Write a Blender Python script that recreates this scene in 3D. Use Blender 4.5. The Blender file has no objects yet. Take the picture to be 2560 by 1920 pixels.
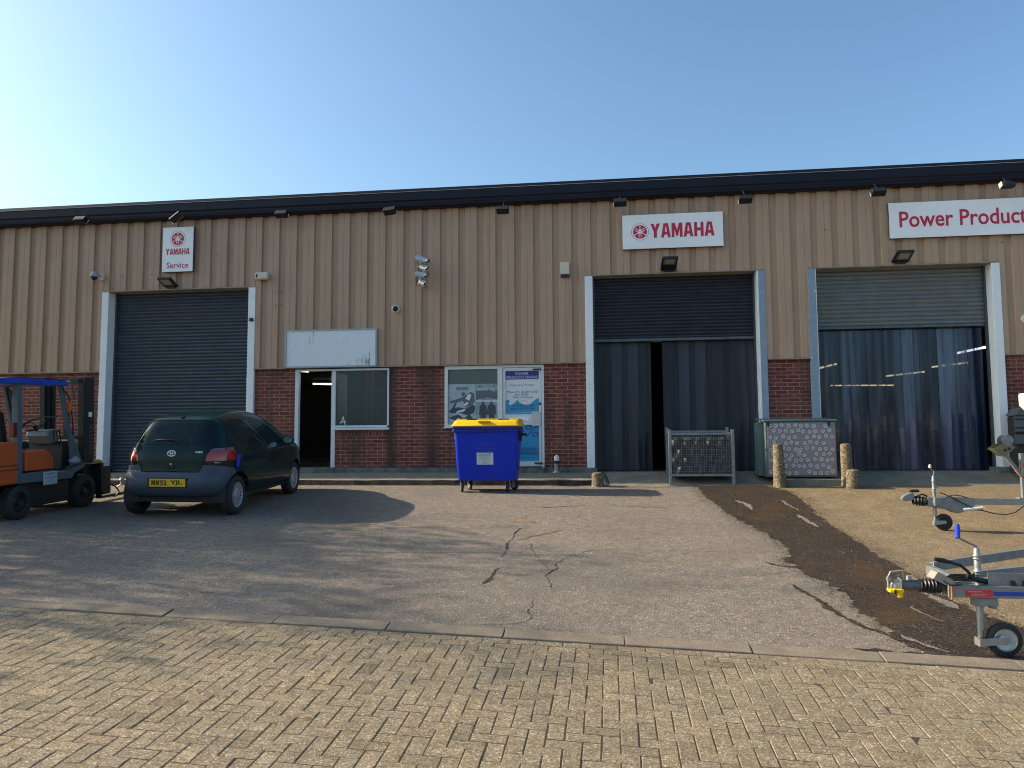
import bpy, bmesh, math, random
from mathutils import Vector, Matrix
random.seed(7)
R = math.radians
C = bpy.context.scene.collection
scene = bpy.context.scene
# ------------------------------------------------------------ camera
F_PX = 1924.0
PITCH = math.atan(F_PX / 23500); ROLL = 0.0055; YAW = math.atan(F_PX / 15100)
F0 = Vector((-math.sin(YAW), math.cos(YAW), 0)); R0 = Vector((math.cos(YAW), math.sin(YAW), 0)); ZZ = Vector((0, 0, 1))
FW = F0 * math.cos(PITCH) + ZZ * math.sin(PITCH); UP = ZZ * math.cos(PITCH) - F0 * math.sin(PITCH)
RC = R0 * math.cos(ROLL) - UP * math.sin(ROLL); UC = UP * math.cos(ROLL) + R0 * math.sin(ROLL)
cam = bpy.data.cameras.new("camera"); co = bpy.data.objects.new("camera", cam); C.objects.link(co)
m = Matrix((RC, UC, -FW)).transposed().to_4x4(); m.translation = Vector((1.972, -15.475, 0.43))
co.matrix_world = m
cam.sensor_width = 36; cam.lens = 36 * F_PX / 2560; cam.clip_start = 0.05; cam.clip_end = 2000
scene.camera = co
# ------------------------------------------------------------ sky, sun, exposure
SUN_EL = R(28.3); SUN_AZ = R(2.7)          # sun to the left of the facade, a little behind its plane
w = bpy.data.worlds.new("World"); scene.world = w; w.use_nodes = True
nt = w.node_tree; bg = nt.nodes["Background"]
sky = nt.nodes.new("ShaderNodeTexSky"); sky.sky_type = 'NISHITA'; sky.sun_disc = False
sky.sun_elevation = SUN_EL; sky.sun_rotation = R(-90) + SUN_AZ
sky.air_density = 1.0; sky.dust_density = 2.6; sky.ozone_density = 1.6; sky.altitude = 50
gm = nt.nodes.new("ShaderNodeGamma"); gm.inputs[1].default_value = 1.12
wb = nt.nodes.new("ShaderNodeMix"); wb.data_type = 'RGBA'; wb.blend_type = 'MULTIPLY'; wb.inputs["Factor"].default_value = 1; wb.inputs["B"].default_value = (.73, .855, .865, 1)
nt.links.new(sky.outputs[0], gm.inputs[0]); nt.links.new(gm.outputs[0], wb.inputs["A"])
nt.links.new(wb.outputs["Result"], bg.inputs[0]); bg.inputs[1].default_value = 0.112
scene.cycles.filter_width = 1.05
sd = Vector((-math.cos(SUN_EL) * math.cos(SUN_AZ), math.cos(SUN_EL) * math.sin(SUN_AZ), math.sin(SUN_EL)))
sl = bpy.data.lights.new("sun", 'SUN'); sl.energy = 4.6; sl.angle = R(0.53); sl.color = (1.0, 0.84, 0.61)
so = bpy.data.objects.new("sun", sl); C.objects.link(so); so.rotation_euler = sd.to_track_quat('Z', 'Y').to_euler()
so.location = (-30, 2, 20)
vs = scene.view_settings; vs.view_transform = 'Standard'; vs.look = 'None'; vs.gamma = 1; vs.use_curve_mapping = False
vs.exposure = 1.05
# ------------------------------------------------------------ helpers
def clampf(v, a, b): return max(a, min(b, v))
def gz(x, y):
    x = clampf(x, -14, 14); y = clampf(y, -45, 60)
    if y > -0.7: return -0.34
    t = (y + .9) / (-8.55)
    s = 1.175 * t - .175 * t * t if t < 1 else 1 + .825 * (t - 1)
    return -.295 + s * (-.668 - .0354 * x)
INV = {}
class MB:
    def __init__(s): s.v = []; s.f = []; s.mi = []; s.sm = []; s.X = Matrix.Identity(4)
    def add(s, vs_, fs, mi=0, sm=False):
        o = len(s.v); X = s.X
        s.v += [X @ Vector(p) for p in vs_]
        for f in fs: s.f.append([i + o for i in f]); s.mi.append(mi); s.sm.append(sm)
        return s
    def box(s, x0, x1, y0, y1, z0, z1, mi=0):
        x0, x1 = min(x0, x1), max(x0, x1); y0, y1 = min(y0, y1), max(y0, y1); z0, z1 = min(z0, z1), max(z0, z1)
        return s.add([(x0,y0,z0),(x1,y0,z0),(x1,y1,z0),(x0,y1,z0),(x0,y0,z1),(x1,y0,z1),(x1,y1,z1),(x0,y1,z1)],
                     [(3,2,1,0),(4,5,6,7),(0,1,5,4),(1,2,6,5),(2,3,7,6),(3,0,4,7)], mi)
    def obox(s, c, sx, sy, sz, rot=(0,0,0), mi=0):
        from mathutils import Euler
        o = s.X; s.X = o @ Matrix.Translation(Vector(c)) @ Euler(rot).to_matrix().to_4x4()
        s.box(-sx/2, sx/2, -sy/2, sy/2, -sz/2, sz/2, mi); s.X = o; return s
    def tube(s, pts, r, n=8, mi=0, cap=True, sm=True):
        pts = [Vector(p) for p in pts]; k = len(pts)
        rr = r if isinstance(r, (list, tuple)) else [r] * k
        vs_, fs = [], []; prev = None
        for i, p in enumerate(pts):
            d = (pts[min(i+1, k-1)] - pts[max(i-1, 0)]).normalized()
            if prev is None:
                a = d.orthogonal().normalized()
            else:
                a = prev - d * prev.dot(d)
                a = a.normalized() if a.length > 1e-6 else d.orthogonal().normalized()
            prev = a; b = d.cross(a)
            for j in range(n):
                t = 2 * math.pi * j / n
                vs_.append(p + (a * math.cos(t) + b * math.sin(t)) * rr[i])
        for i in range(k - 1):
            for j in range(n):
                q = (j + 1) % n
                fs.append((i*n+j, i*n+q, (i+1)*n+q, (i+1)*n+j))
        s.add(vs_, fs, mi, sm)
        if cap: s.add(vs_[:n], [tuple(range(n))[::-1]], mi); s.add(vs_[-n:], [tuple(range(n))], mi)
        return s
    def cyl(s, a, b, r, n=16, mi=0): return s.tube([a, b], r, n, mi)
    def lathe(s, c, axis, prof, n=24, mi=0, sm=True):
        """prof: (distance along axis, radius)"""
        c = Vector(c); ax = Vector(axis).normalized(); a = ax.orthogonal().normalized(); b = ax.cross(a)
        vs_, fs = [], []; k = len(prof)
        for (h, r) in prof:
            for j in range(n):
                t = 2 * math.pi * j / n
                vs_.append(c + ax * h + (a * math.cos(t) + b * math.sin(t)) * r)
        for i in range(k - 1):
            for j in range(n):
                q = (j + 1) % n; fs.append((i*n+j, i*n+q, (i+1)*n+q, (i+1)*n+j))
        return s.add(vs_, fs, mi, sm)
    def prism(s, poly, f, d0, d1, mi=0, sm=False):
        """poly of (u,v); f(u,v,d)->xyz; extruded from d0 to d1"""
        n = len(poly)
        a = [f(u, v, d0) for u, v in poly]; b = [f(u, v, d1) for u, v in poly]
        fs = [tuple(range(n)), tuple(range(2*n-1, n-1, -1))]
        fs += [(i, i+n, (i+1) % n + n, (i+1) % n) for i in range(n)]
        return s.add(a + b, fs, mi, sm)
    def face(s, pts, mi=0): return s.add(pts, [tuple(range(len(pts)))], mi)
    def disc(s, c, r, y, n=28, mi=0, rx=None):
        rx = rx or r
        return s.face([(c[0] + rx * math.cos(2*math.pi*i/n), y, c[1] + r * math.sin(2*math.pi*i/n)) for i in range(n)], mi)
    def ring(s, c, r0, r1, y, n=28, mi=0, k=1.0):
        vs_ = []; fs = []
        for i in range(n):
            t = 2*math.pi*i/n
            vs_ += [(c[0]+r0*math.cos(t)*k, y, c[1]+r0*math.sin(t)), (c[0]+r1*math.cos(t)*k, y, c[1]+r1*math.sin(t))]
        for i in range(n): j = (i+1) % n; fs.append((2*i, 2*j, 2*j+1, 2*i+1))
        return s.add(vs_, fs, mi)
    def text(s, txt, x0, x1, z0, z1, y, mi=0, bold=0.0, slant=0.0, depth=0.0, f=None):
        """lettering fitted into the box, facing -Y"""
        vs_, fs = text_mesh(txt, bold)
        if not vs_: return s
        ax = min(p[0] for p in vs_); bx = max(p[0] for p in vs_); az = min(p[1] for p in vs_); bz = max(p[1] for p in vs_)
        sx = (x1-x0)/(bx-ax); sz = (z1-z0)/(bz-az)
        P = [(x0+(p[0]-ax)*sx + slant*(p[1]-az)*sz, y, z0+(p[1]-az)*sz) for p in vs_]
        if f: P = [f(*p) for p in P]
        return s.add(P, fs, mi)
    def build(s, name, mats, parent=None, world=True, bevel=0, seg=2, recalc=True):
        me = bpy.data.meshes.new(name)
        me.from_pydata([tuple(p) for p in s.v], [], s.f)
        if not isinstance(mats, (list, tuple)): mats = [mats]
        for q in mats: me.materials.append(q)
        me.polygons.foreach_set("material_index", s.mi); me.polygons.foreach_set("use_smooth", s.sm); me.update()
        if recalc:
            b = bmesh.new(); b.from_mesh(me); bmesh.ops.remove_doubles(b, verts=b.verts, dist=1e-5)
            bmesh.ops.recalc_face_normals(b, faces=b.faces); b.to_mesh(me); b.free()
        if any(s.sm): me.set_sharp_from_angle(angle=R(42))
        return link(name, me, parent, world, bevel, seg)
def link(name, me, parent=None, world=True, bevel=0, seg=2):
    o = bpy.data.objects.new(name, me); C.objects.link(o)
    if parent is not None:
        o.parent = parent
        if world and parent in INV: me.transform(INV[parent])
        if parent in INV: INV[o] = INV[parent]
    if bevel:
        mo = o.modifiers.new("bevel", 'BEVEL'); mo.width = bevel; mo.segments = seg; mo.limit_method = 'ANGLE'; mo.angle_limit = R(35)
        mo.harden_normals = False
    return o
_tc = {}
def text_mesh(txt, bold=0.0):
    key = (txt, bold)
    if key in _tc: return _tc[key]
    cu = bpy.data.curves.new("t", 'FONT'); cu.body = txt; cu.size = 1; cu.offset = bold; cu.resolution_u = 3; cu.fill_mode = 'FRONT'
    ob = bpy.data.objects.new("t", cu); C.objects.link(ob)
    dg = bpy.context.evaluated_depsgraph_get(); dg.update()
    me = bpy.data.meshes.new_from_object(ob.evaluated_get(dg))
    r = ([(v.co.x, v.co.y) for v in me.vertices], [tuple(p.vertices) for p in me.polygons])
    bpy.data.objects.remove(ob); bpy.data.curves.remove(cu); bpy.data.meshes.remove(me)
    _tc[key] = r; return r
def thing(name, label, cat, loc=(0,0,0), rot=None, group=None, mat=None):
    o = bpy.data.objects.new(name, None); C.objects.link(o); o.empty_display_size = .1
    if mat is None:
        mat = Matrix.Translation(Vector(loc))
        if rot: 
            from mathutils import Euler
            mat = mat @ Euler(rot).to_matrix().to_4x4()
    o.matrix_world = mat; INV[o] = mat.inverted()
    o['label'] = label; o['category'] = cat
    if group: o['group'] = group
    return o
def tag(o, label, cat, group=None):
    o['label'] = label; o['category'] = cat
    if group: o['group'] = group
    return o
def struct(o): o['kind'] = 'structure'; return o
def copy_thing(root, mat, label):
    r = root.copy(); C.objects.link(r); r.matrix_world = mat; r['label'] = label
    def rec(a, b):
        for ch in a.children:
            c = ch.copy(); C.objects.link(c); c.parent = b; rec(ch, c)
    rec(root, r); return r
# ------------------------------------------------------------ materials
MAT = {}
def mat(name, col, rough=.6, metal=0., spec=None, coat=0., noise=0., nscale=8., bump=0., bscale=60., col2=None, dirt=None, dscale=2.0, dirtlo=.55, dirthi=.75, rvar=0., dmap=None):
    """painted / plain surface with optional mottling (noise), second colour, dirt patches and bump"""
    if name in MAT: return MAT[name]
    ma = bpy.data.materials.new(name); ma.use_nodes = True; n = ma.node_tree.nodes; l = ma.node_tree.links
    b = n["Principled BSDF"]; b.inputs["Roughness"].default_value = rough; b.inputs["Metallic"].default_value = metal
    if spec is not None: b.inputs["Specular IOR Level"].default_value = spec
    if coat: b.inputs["Coat Weight"].default_value = coat; b.inputs["Coat Roughness"].default_value = .06
    tc = n.new("ShaderNodeTexCoord"); src = None
    c = (*col, 1)
    if noise or col2:
        nz = n.new("ShaderNodeTexNoise"); nz.inputs["Scale"].default_value = nscale; nz.inputs["Detail"].default_value = 6
        nz.inputs["Roughness"].default_value = .65
        l.new(tc.outputs["Object"], nz.inputs["Vector"])
        cr = n.new("ShaderNodeValToRGB"); cr.color_ramp.elements[0].position = .3; cr.color_ramp.elements[1].position = .7
        k = noise
        cr.color_ramp.elements[0].color = (*[x*(1-k) for x in col], 1)
        cr.color_ramp.elements[1].color = (*(col2 or [x*(1+k) for x in col]), 1)
        l.new(nz.outputs["Fac"], cr.inputs[0]); src = cr.outputs[0]
    if dirt:
        nz2 = n.new("ShaderNodeTexNoise"); nz2.inputs["Scale"].default_value = dscale; nz2.inputs["Detail"].default_value = 8
        nz2.inputs["Roughness"].default_value = .7
        if dmap:
            mpd = n.new("ShaderNodeMapping"); mpd.inputs["Scale"].default_value = dmap; l.new(tc.outputs["Object"], mpd.inputs[0]); l.new(mpd.outputs[0], nz2.inputs["Vector"])
        else: l.new(tc.outputs["Object"], nz2.inputs["Vector"])
        r2 = n.new("ShaderNodeMapRange"); r2.inputs[1].default_value = dirtlo; r2.inputs[2].default_value = dirthi
        l.new(nz2.outputs["Fac"], r2.inputs[0])
        mx = n.new("ShaderNodeMix"); mx.data_type = 'RGBA'
        l.new(r2.outputs[0], mx.inputs["Factor"])
        if src: l.new(src, mx.inputs["A"])
        else: mx.inputs["A"].default_value = c
        mx.inputs["B"].default_value = (*dirt, 1); src = mx.outputs["Result"]
    if src: l.new(src, b.inputs["Base Color"])
    else: b.inputs["Base Color"].default_value = c
    if rvar:
        nr = n.new("ShaderNodeTexNoise"); nr.inputs["Scale"].default_value = 5; nr.inputs["Detail"].default_value = 5
        l.new(tc.outputs["Object"], nr.inputs["Vector"])
        mr = n.new("ShaderNodeMapRange"); mr.inputs[3].default_value = max(0, rough-rvar); mr.inputs[4].default_value = rough+rvar
        l.new(nr.outputs["Fac"], mr.inputs[0]); l.new(mr.outputs[0], b.inputs["Roughness"])
    if bump:
        nb = n.new("ShaderNodeTexNoise"); nb.inputs["Scale"].default_value = bscale; nb.inputs["Detail"].default_value = 4
        l.new(tc.outputs["Object"], nb.inputs["Vector"])
        bp = n.new("ShaderNodeBump"); bp.inputs["Strength"].default_value = bump; bp.inputs["Distance"].default_value = .01
        l.new(nb.outputs["Fac"], bp.inputs["Height"]); l.new(bp.outputs[0], b.inputs["Normal"])
    MAT[name] = ma; return ma
def emit(name, col, s):
    ma = bpy.data.materials.new(name); ma.use_nodes = True; b = ma.node_tree.nodes["Principled BSDF"]
    b.inputs["Base Color"].default_value = (*col, 1); b.inputs["Emission Color"].default_value = (*col, 1); b.inputs["Emission Strength"].default_value = s
    return ma
def glass(name, tint, see, body, rough=.03, ior=1.5, noise=0, nscale=(1,1,1), spec=.8):
    """see-through sheet: transparent tint mixed with a thin body colour, with a clear reflecting surface"""
    ma = bpy.data.materials.new(name); ma.use_nodes = True; n = ma.node_tree.nodes; l = ma.node_tree.links
    out = n["Material Output"]; b = n["Principled BSDF"]; b.inputs["Base Color"].default_value = (*body, 1)
    b.inputs["Roughness"].default_value = rough; b.inputs["IOR"].default_value = ior; b.inputs["Specular IOR Level"].default_value = spec
    t = n.new("ShaderNodeBsdfTransparent"); t.inputs[0].default_value = (*tint, 1)
    mx = n.new("ShaderNodeMixShader")
    lw = n.new("ShaderNodeLayerWeight"); lw.inputs[0].default_value = .35
    mr = n.new("ShaderNodeMapRange"); mr.inputs[3].default_value = 1 - see; mr.inputs[4].default_value = 1
    l.new(lw.outputs["Fresnel"], mr.inputs[0])
    fac = mr.outputs[0]
    if noise:
        tc = n.new("ShaderNodeTexCoord"); mp = n.new("ShaderNodeMapping"); mp.inputs["Scale"].default_value = nscale
        l.new(tc.outputs["Object"], mp.inputs[0])
        nz = n.new("ShaderNodeTexNoise"); nz.inputs["Scale"].default_value = 1; nz.inputs["Detail"].default_value = 6; l.new(mp.outputs[0], nz.inputs["Vector"])
        m2 = n.new("ShaderNodeMapRange"); m2.inputs[1].default_value = .35; m2.inputs[2].default_value = .7; m2.inputs[3].default_value = 0; m2.inputs[4].default_value = noise
        l.new(nz.outputs["Fac"], m2.inputs[0])
        ad = n.new("ShaderNodeMath"); ad.use_clamp = True; l.new(fac, ad.inputs[0]); l.new(m2.outputs[0], ad.inputs[1]); fac = ad.outputs[0]
        bp = n.new("ShaderNodeBump"); bp.inputs["Strength"].default_value = .25; bp.inputs["Distance"].default_value = .02
        l.new(nz.outputs["Fac"], bp.inputs["Height"]); l.new(bp.outputs[0], b.inputs["Normal"])
    l.new(fac, mx.inputs[0]); l.new(t.outputs[0], mx.inputs[1]); l.new(b.outputs[0], mx.inputs[2]); l.new(mx.outputs[0], out.inputs[0])
    return ma
def brickmat(name, rot=False, stain=None):
    ma = bpy.data.materials.new(name); ma.use_nodes = True; n = ma.node_tree.nodes; l = ma.node_tree.links
    b = n["Principled BSDF"]; b.inputs["Roughness"].default_value = .85
    tc = n.new("ShaderNodeTexCoord"); sp = n.new("ShaderNodeSeparateXYZ"); l.new(tc.outputs["Object"], sp.inputs[0])
    cb = n.new("ShaderNodeCombineXYZ")
    l.new(sp.outputs[0], cb.inputs[1 if rot else 0]); l.new(sp.outputs[2], cb.inputs[0 if rot else 1])
    # a little waviness so joints are not ruled lines
    nw = n.new("ShaderNodeTexNoise"); nw.inputs["Scale"].default_value = 9; l.new(tc.outputs["Object"], nw.inputs["Vector"])
    sb = n.new("ShaderNodeVectorMath"); sb.operation = 'SUBTRACT'; sb.inputs[1].default_value = (.5, .5, .5); l.new(nw.outputs["Color"], sb.inputs[0])
    sc = n.new("ShaderNodeVectorMath"); sc.operation = 'SCALE'; sc.inputs["Scale"].default_value = .010; l.new(sb.outputs[0], sc.inputs[0])
    av = n.new("ShaderNodeVectorMath"); l.new(cb.outputs[0], av.inputs[0]); l.new(sc.outputs[0], av.inputs[1])
    br = n.new("ShaderNodeTexBrick"); br.inputs["Scale"].default_value = 1; br.inputs["Brick Width"].default_value = .225; br.inputs["Row Height"].default_value = .075
    br.inputs["Mortar Size"].default_value = .0075; br.inputs["Mortar Smooth"].default_value = .3; br.inputs["Bias"].default_value = -.1
    br.inputs["Color1"].default_value = (.120, .028, .019, 1); br.inputs["Color2"].default_value = (.225, .068, .045, 1); br.inputs["Mortar"].default_value = (.36, .20, .165, 1)
    br.offset = .5; l.new(av.outputs[0], br.inputs["Vector"])
    nz = n.new("ShaderNodeTexNoise"); nz.inputs["Scale"].default_value = 26; nz.inputs["Detail"].default_value = 6; l.new(tc.outputs["Object"], nz.inputs["Vector"])
    mr = n.new("ShaderNodeMapRange"); mr.inputs[1].default_value = .3; mr.inputs[2].default_value = .7; mr.inputs[3].default_value = .68; mr.inputs[4].default_value = 1.2; l.new(nz.outputs["Fac"], mr.inputs[0])
    m1 = n.new("ShaderNodeVectorMath"); m1.operation = 'SCALE'; l.new(br.outputs["Color"], m1.inputs[0]); l.new(mr.outputs[0], m1.inputs["Scale"])
    # sooty run-off stains in vertical streaks
    mp = n.new("ShaderNodeMapping"); mp.inputs["Scale"].default_value = (2.2, 1, .45); l.new(tc.outputs["Object"], mp.inputs[0])
    n2 = n.new("ShaderNodeTexNoise"); n2.inputs["Scale"].default_value = 1.3; n2.inputs["Detail"].default_value = 7; l.new(mp.outputs[0], n2.inputs["Vector"])
    r2 = n.new("ShaderNodeMapRange"); r2.inputs[1].default_value = .50; r2.inputs[2].default_value = .72; r2.inputs[4].default_value = .75; l.new(n2.outputs["Fac"], r2.inputs[0])
    tot = r2.outputs[0]
    for cx_, hw in ((-1.66, .17), (-2.50, .10)):      # soot below the leaking gutter joints
        a1 = n.new("ShaderNodeMath"); a1.operation = 'SUBTRACT'; a1.inputs[1].default_value = cx_; l.new(sp.outputs[0], a1.inputs[0])
        a2 = n.new("ShaderNodeMath"); a2.operation = 'ABSOLUTE'; l.new(a1.outputs[0], a2.inputs[0])
        a3 = n.new("ShaderNodeMapRange"); a3.inputs[1].default_value = .03; a3.inputs[2].default_value = hw*1.6; a3.inputs[3].default_value = 1.25; a3.inputs[4].default_value = 0; l.new(a2.outputs[0], a3.inputs[0])
        a4 = n.new("ShaderNodeMath"); a4.operation = 'MULTIPLY'; l.new(a3.outputs[0], a4.inputs[0]); l.new(nz.outputs["Fac"], a4.inputs[1])
        a5 = n.new("ShaderNodeMath"); a5.use_clamp = True; l.new(tot, a5.inputs[0]); l.new(a4.outputs[0], a5.inputs[1]); tot = a5.outputs[0]
    mx = n.new("ShaderNodeMix"); mx.data_type = 'RGBA'; l.new(tot, mx.inputs["Factor"]); l.new(m1.outputs[0], mx.inputs["A"]); mx.inputs["B"].default_value = (.045, .03, .025, 1)
    l.new(mx.outputs["Result"], b.inputs["Base Color"])
    mt = n.new("ShaderNodeMath"); mt.operation = 'MULTIPLY_ADD'; mt.inputs[1].default_value = -1; l.new(br.outputs["Fac"], mt.inputs[0]); 
    mz = n.new("ShaderNodeMath"); mz.operation = 'MULTIPLY'; mz.inputs[1].default_value = .5; l.new(nz.outputs["Fac"], mz.inputs[0]); l.new(mz.outputs[0], mt.inputs[2])
    bp = n.new("ShaderNodeBump"); bp.inputs["Strength"].default_value = .7; bp.inputs["Distance"].default_value = .008; l.new(mt.outputs[0], bp.inputs["Height"]); l.new(bp.outputs[0], b.inputs["Normal"])
    return ma
def groundmat(name, cols, fine=220., mid=9., bump=.6, rough=.9, big=None, bigs=.7, blo=.45, bhi=.7, speck=None):
    """aggregate surface: fine grain, mid mottling, optional large patches and pale chips"""
    ma = bpy.data.materials.new(name); ma.use_nodes = True; n = ma.node_tree.nodes; l = ma.node_tree.links
    b = n["Principled BSDF"]; b.inputs["Roughness"].default_value = rough; b.inputs["Specular IOR Level"].default_value = .25
    tc = n.new("ShaderNodeTexCoord")
    vo = n.new("ShaderNodeTexVoronoi"); vo.inputs["Scale"].default_value = fine; l.new(tc.outputs["Object"], vo.inputs["Vector"])
    cr = n.new("ShaderNodeValToRGB"); cr.color_ramp.elements[0].position = 0; cr.color_ramp.elements[0].color = (*cols[0], 1)
    cr.color_ramp.elements[1].position = 1; cr.color_ramp.elements[1].color = (*cols[2], 1); e = cr.color_ramp.elements.new(.5); e.color = (*cols[1], 1)
    if speck: e = cr.color_ramp.elements.new(.93); e.color = (*cols[2], 1); cr.color_ramp.elements[-1].color = (*speck, 1)
    sx = n.new("ShaderNodeSeparateColor"); l.new(vo.outputs["Color"], sx.inputs[0]); l.new(sx.outputs[0], cr.inputs[0])
    nz = n.new("ShaderNodeTexNoise"); nz.inputs["Scale"].default_value = mid; nz.inputs["Detail"].default_value = 8; nz.inputs["Roughness"].default_value = .7; l.new(tc.outputs["Object"], nz.inputs["Vector"])
    mr = n.new("ShaderNodeMapRange"); mr.inputs[1].default_value = .3; mr.inputs[2].default_value = .7; mr.inputs[3].default_value = .72; mr.inputs[4].default_value = 1.22; l.new(nz.outputs["Fac"], mr.inputs[0])
    m1 = n.new("ShaderNodeVectorMath"); m1.operation = 'SCALE'; l.new(cr.outputs[0], m1.inputs[0]); l.new(mr.outputs[0], m1.inputs["Scale"]); src = m1.outputs[0]
    if big:
        nb = n.new("ShaderNodeTexNoise"); nb.inputs["Scale"].default_value = bigs; nb.inputs["Detail"].default_value = 7; l.new(tc.outputs["Object"], nb.inputs["Vector"])
        r2 = n.new("ShaderNodeMapRange"); r2.inputs[1].default_value = blo; r2.inputs[2].default_value = bhi; r2.inputs[4].default_value = .7; l.new(nb.outputs["Fac"], r2.inputs[0])
        mx = n.new("ShaderNodeMix"); mx.data_type = 'RGBA'; l.new(r2.outputs[0], mx.inputs["Factor"]); l.new(src, mx.inputs["A"]); mx.inputs["B"].default_value = (*big, 1); src = mx.outputs["Result"]
    l.new(src, b.inputs["Base Color"])
    ad = n.new("ShaderNodeMath"); ad.operation = 'MULTIPLY_ADD'; ad.inputs[1].default_value = .6; l.new(vo.outputs["Distance"], ad.inputs[0]); l.new(nz.outputs["Fac"], ad.inputs[2])
    bp = n.new("ShaderNodeBump"); bp.inputs["Strength"].default_value = bump; bp.inputs["Distance"].default_value = .012; l.new(ad.outputs[0], bp.inputs["Height"]); l.new(bp.outputs[0], b.inputs["Normal"])
    MAT[name] = ma; return ma
M_white = mat("white paint", (.74, .78, .80), .45, noise=.05, nscale=3, dirt=(.45, .46, .44), dscale=3.5, dirtlo=.62, dirthi=.85)
M_wframe = mat("white aluminium frame", (.62, .65, .66), .4, noise=.06, nscale=5, dirt=(.35, .36, .35), dscale=5, dirtlo=.6, dirthi=.85)
M_sign = mat("sign face white", (.80, .82, .84), .4, noise=.03, nscale=2)
M_signedge = mat("sign edge dark", (.06, .065, .09), .5)
M_red = mat("sign red", (.50, .012, .045), .45, noise=.06, nscale=6)
M_black = mat("black satin", (.007, .008, .010), .45, noise=.2, nscale=12)
M_blackm = mat("black matt", (.02, .02, .022), .8, noise=.2, nscale=12)
M_rubber = mat("tyre rubber", (.022, .022, .023), .8, noise=.35, nscale=14, bump=.3, bscale=80)
M_galv = mat("galvanised steel", (.22, .235, .245), .5, .55, noise=.22, nscale=14, dirt=(.20, .17, .14), dscale=6, dirtlo=.58, dirthi=.8, rvar=.12)
M_galvl = mat("bright zinc", (.29, .30, .295), .42, .6, noise=.15, nscale=20, dirt=(.25, .18, .12), dscale=9, dirtlo=.62, dirthi=.8)
M_chrome = mat("chrome", (.75, .76, .78), .15, 1.)
M_yellow = mat("yellow plastic", (.80, .50, .0), .42, noise=.08, nscale=8)
M_cream = mat("cream plastic", (.55, .52, .43), .5, noise=.06)
M_grey = mat("grey plastic", (.30, .31, .32), .5, noise=.1)
M_navyf = mat("navy fascia", (.008, .010, .020), .5, spec=.25, noise=.2, nscale=2.5, rvar=.1)
M_conc = mat("plinth concrete", (.14, .16, .15), .9, noise=.35, nscale=7, dirt=(.05, .07, .055), dscale=5, dirtlo=.45, dirthi=.7, bump=.8, bscale=40)
# ============================================================ GROUND
M_tarmac = groundmat("tarmac", [(.105,.088,.073),(.192,.163,.137),(.285,.243,.205)], 115, 9, 1.0, .88, big=(.118,.100,.085), bigs=.55, blo=.5, bhi=.72, speck=(.50,.45,.39))
M_cyard = groundmat("worn concrete", [(.115,.083,.050),(.195,.145,.088),(.28,.215,.135)], 95, 3.5, .8, .9, big=(.125,.095,.062), bigs=1.1, blo=.48, bhi=.78, speck=(.42,.36,.26))
M_mud = groundmat("mud", [(.012,.008,.006),(.034,.023,.017),(.080,.058,.042)], 70, 4, 1.3, .6, big=(.080,.045,.014), bigs=1.7, blo=.50, bhi=.66, speck=(.16,.14,.11))
M_apron = groundmat("apron concrete", [(.15,.14,.115),(.21,.19,.15),(.27,.25,.2)], 90, 4, .5, .9, big=(.10,.10,.085), bigs=1.2, blo=.5, bhi=.75)
M_kerb = groundmat("kerb concrete", [(.155,.125,.096),(.20,.163,.126),(.25,.208,.165)], 160, 5, .35, .85, big=(.15,.125,.10), bigs=1.5, blo=.5, bhi=.8)
M_crack = mat("crack fill", (.018, .014, .011), .95, noise=.4, nscale=60)
def axis(a, b, st, far):
    r = []; x = a
    while x <= b + 1e-6: r.append(x); x += st
    return [-far, -far*.6, -far*.4] + r + [far*.4, far*.6, far]
def grid(name, xs, ys, dz, m_, zf=None):
    mb = MB(); n = len(xs); zf = zf or gz
    vs_ = [(x, y, zf(x, y) + dz) for y in ys for x in xs]
    fs = [(j*n+i, j*n+i+1, (j+1)*n+i+1, (j+1)*n+i) for j in range(len(ys)-1) for i in range(n-1)]
    mb.add(vs_, fs, 0, True); return mb.build(name, m_, recalc=False)
ys = [-300, -120, -60] + [-45 + i*.75 for i in range(59)] + [-.85, -.72, -.69, 40, 120, 300]
ground = struct(grid("tarmac_ground", axis(-15, 15, .5, 300), ys, 0, M_tarmac))
def strip(name, L_, R_, ny, nx, dz, m_, jl=.0, jr=.0, parent=None, seed=1):
    """sheet between two traced edges (x at y), with ragged borders"""
    rn = random.Random(seed)
    def at(P, y):
        for a, b in zip(P, P[1:]):
            if (a[1]-y)*(b[1]-y) <= 0 and a[1] != b[1]: return a[0] + (b[0]-a[0])*(y-a[1])/(b[1]-a[1])
        return P[0][0] if abs(y-P[0][1]) < abs(y-P[-1][1]) else P[-1][0]
    y0 = max(L_[0][1], R_[0][1]); y1 = min(L_[-1][1], R_[-1][1]); vs_ = []; wl = wr = 0
    for j in range(ny+1):
        y = y0 + (y1-y0)*j/ny
        wl = .7*wl + rn.uniform(-1, 1)*jl; wr = .7*wr + rn.uniform(-1, 1)*jr
        a = at(L_, y) + wl; b = at(R_, y) + wr
        for i in range(nx+1):
            x = a + (b-a)*i/nx; vs_.append((x, y, gz(x, y)+dz))
    n = nx+1
    fs = [(j*n+i, (j+1)*n+i, (j+1)*n+i+1, j*n+i+1) for j in range(ny) for i in range(nx)]
    mb = MB().add(vs_, fs, 0, True); return mb.build(name, m_, parent, recalc=False)
yard = struct(strip("concrete_yard", [(4.3, -.93), (4.3, -9.44)], [(30, -.93), (30, -9.44)], 60, 52, .004, M_cyard))
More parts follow.
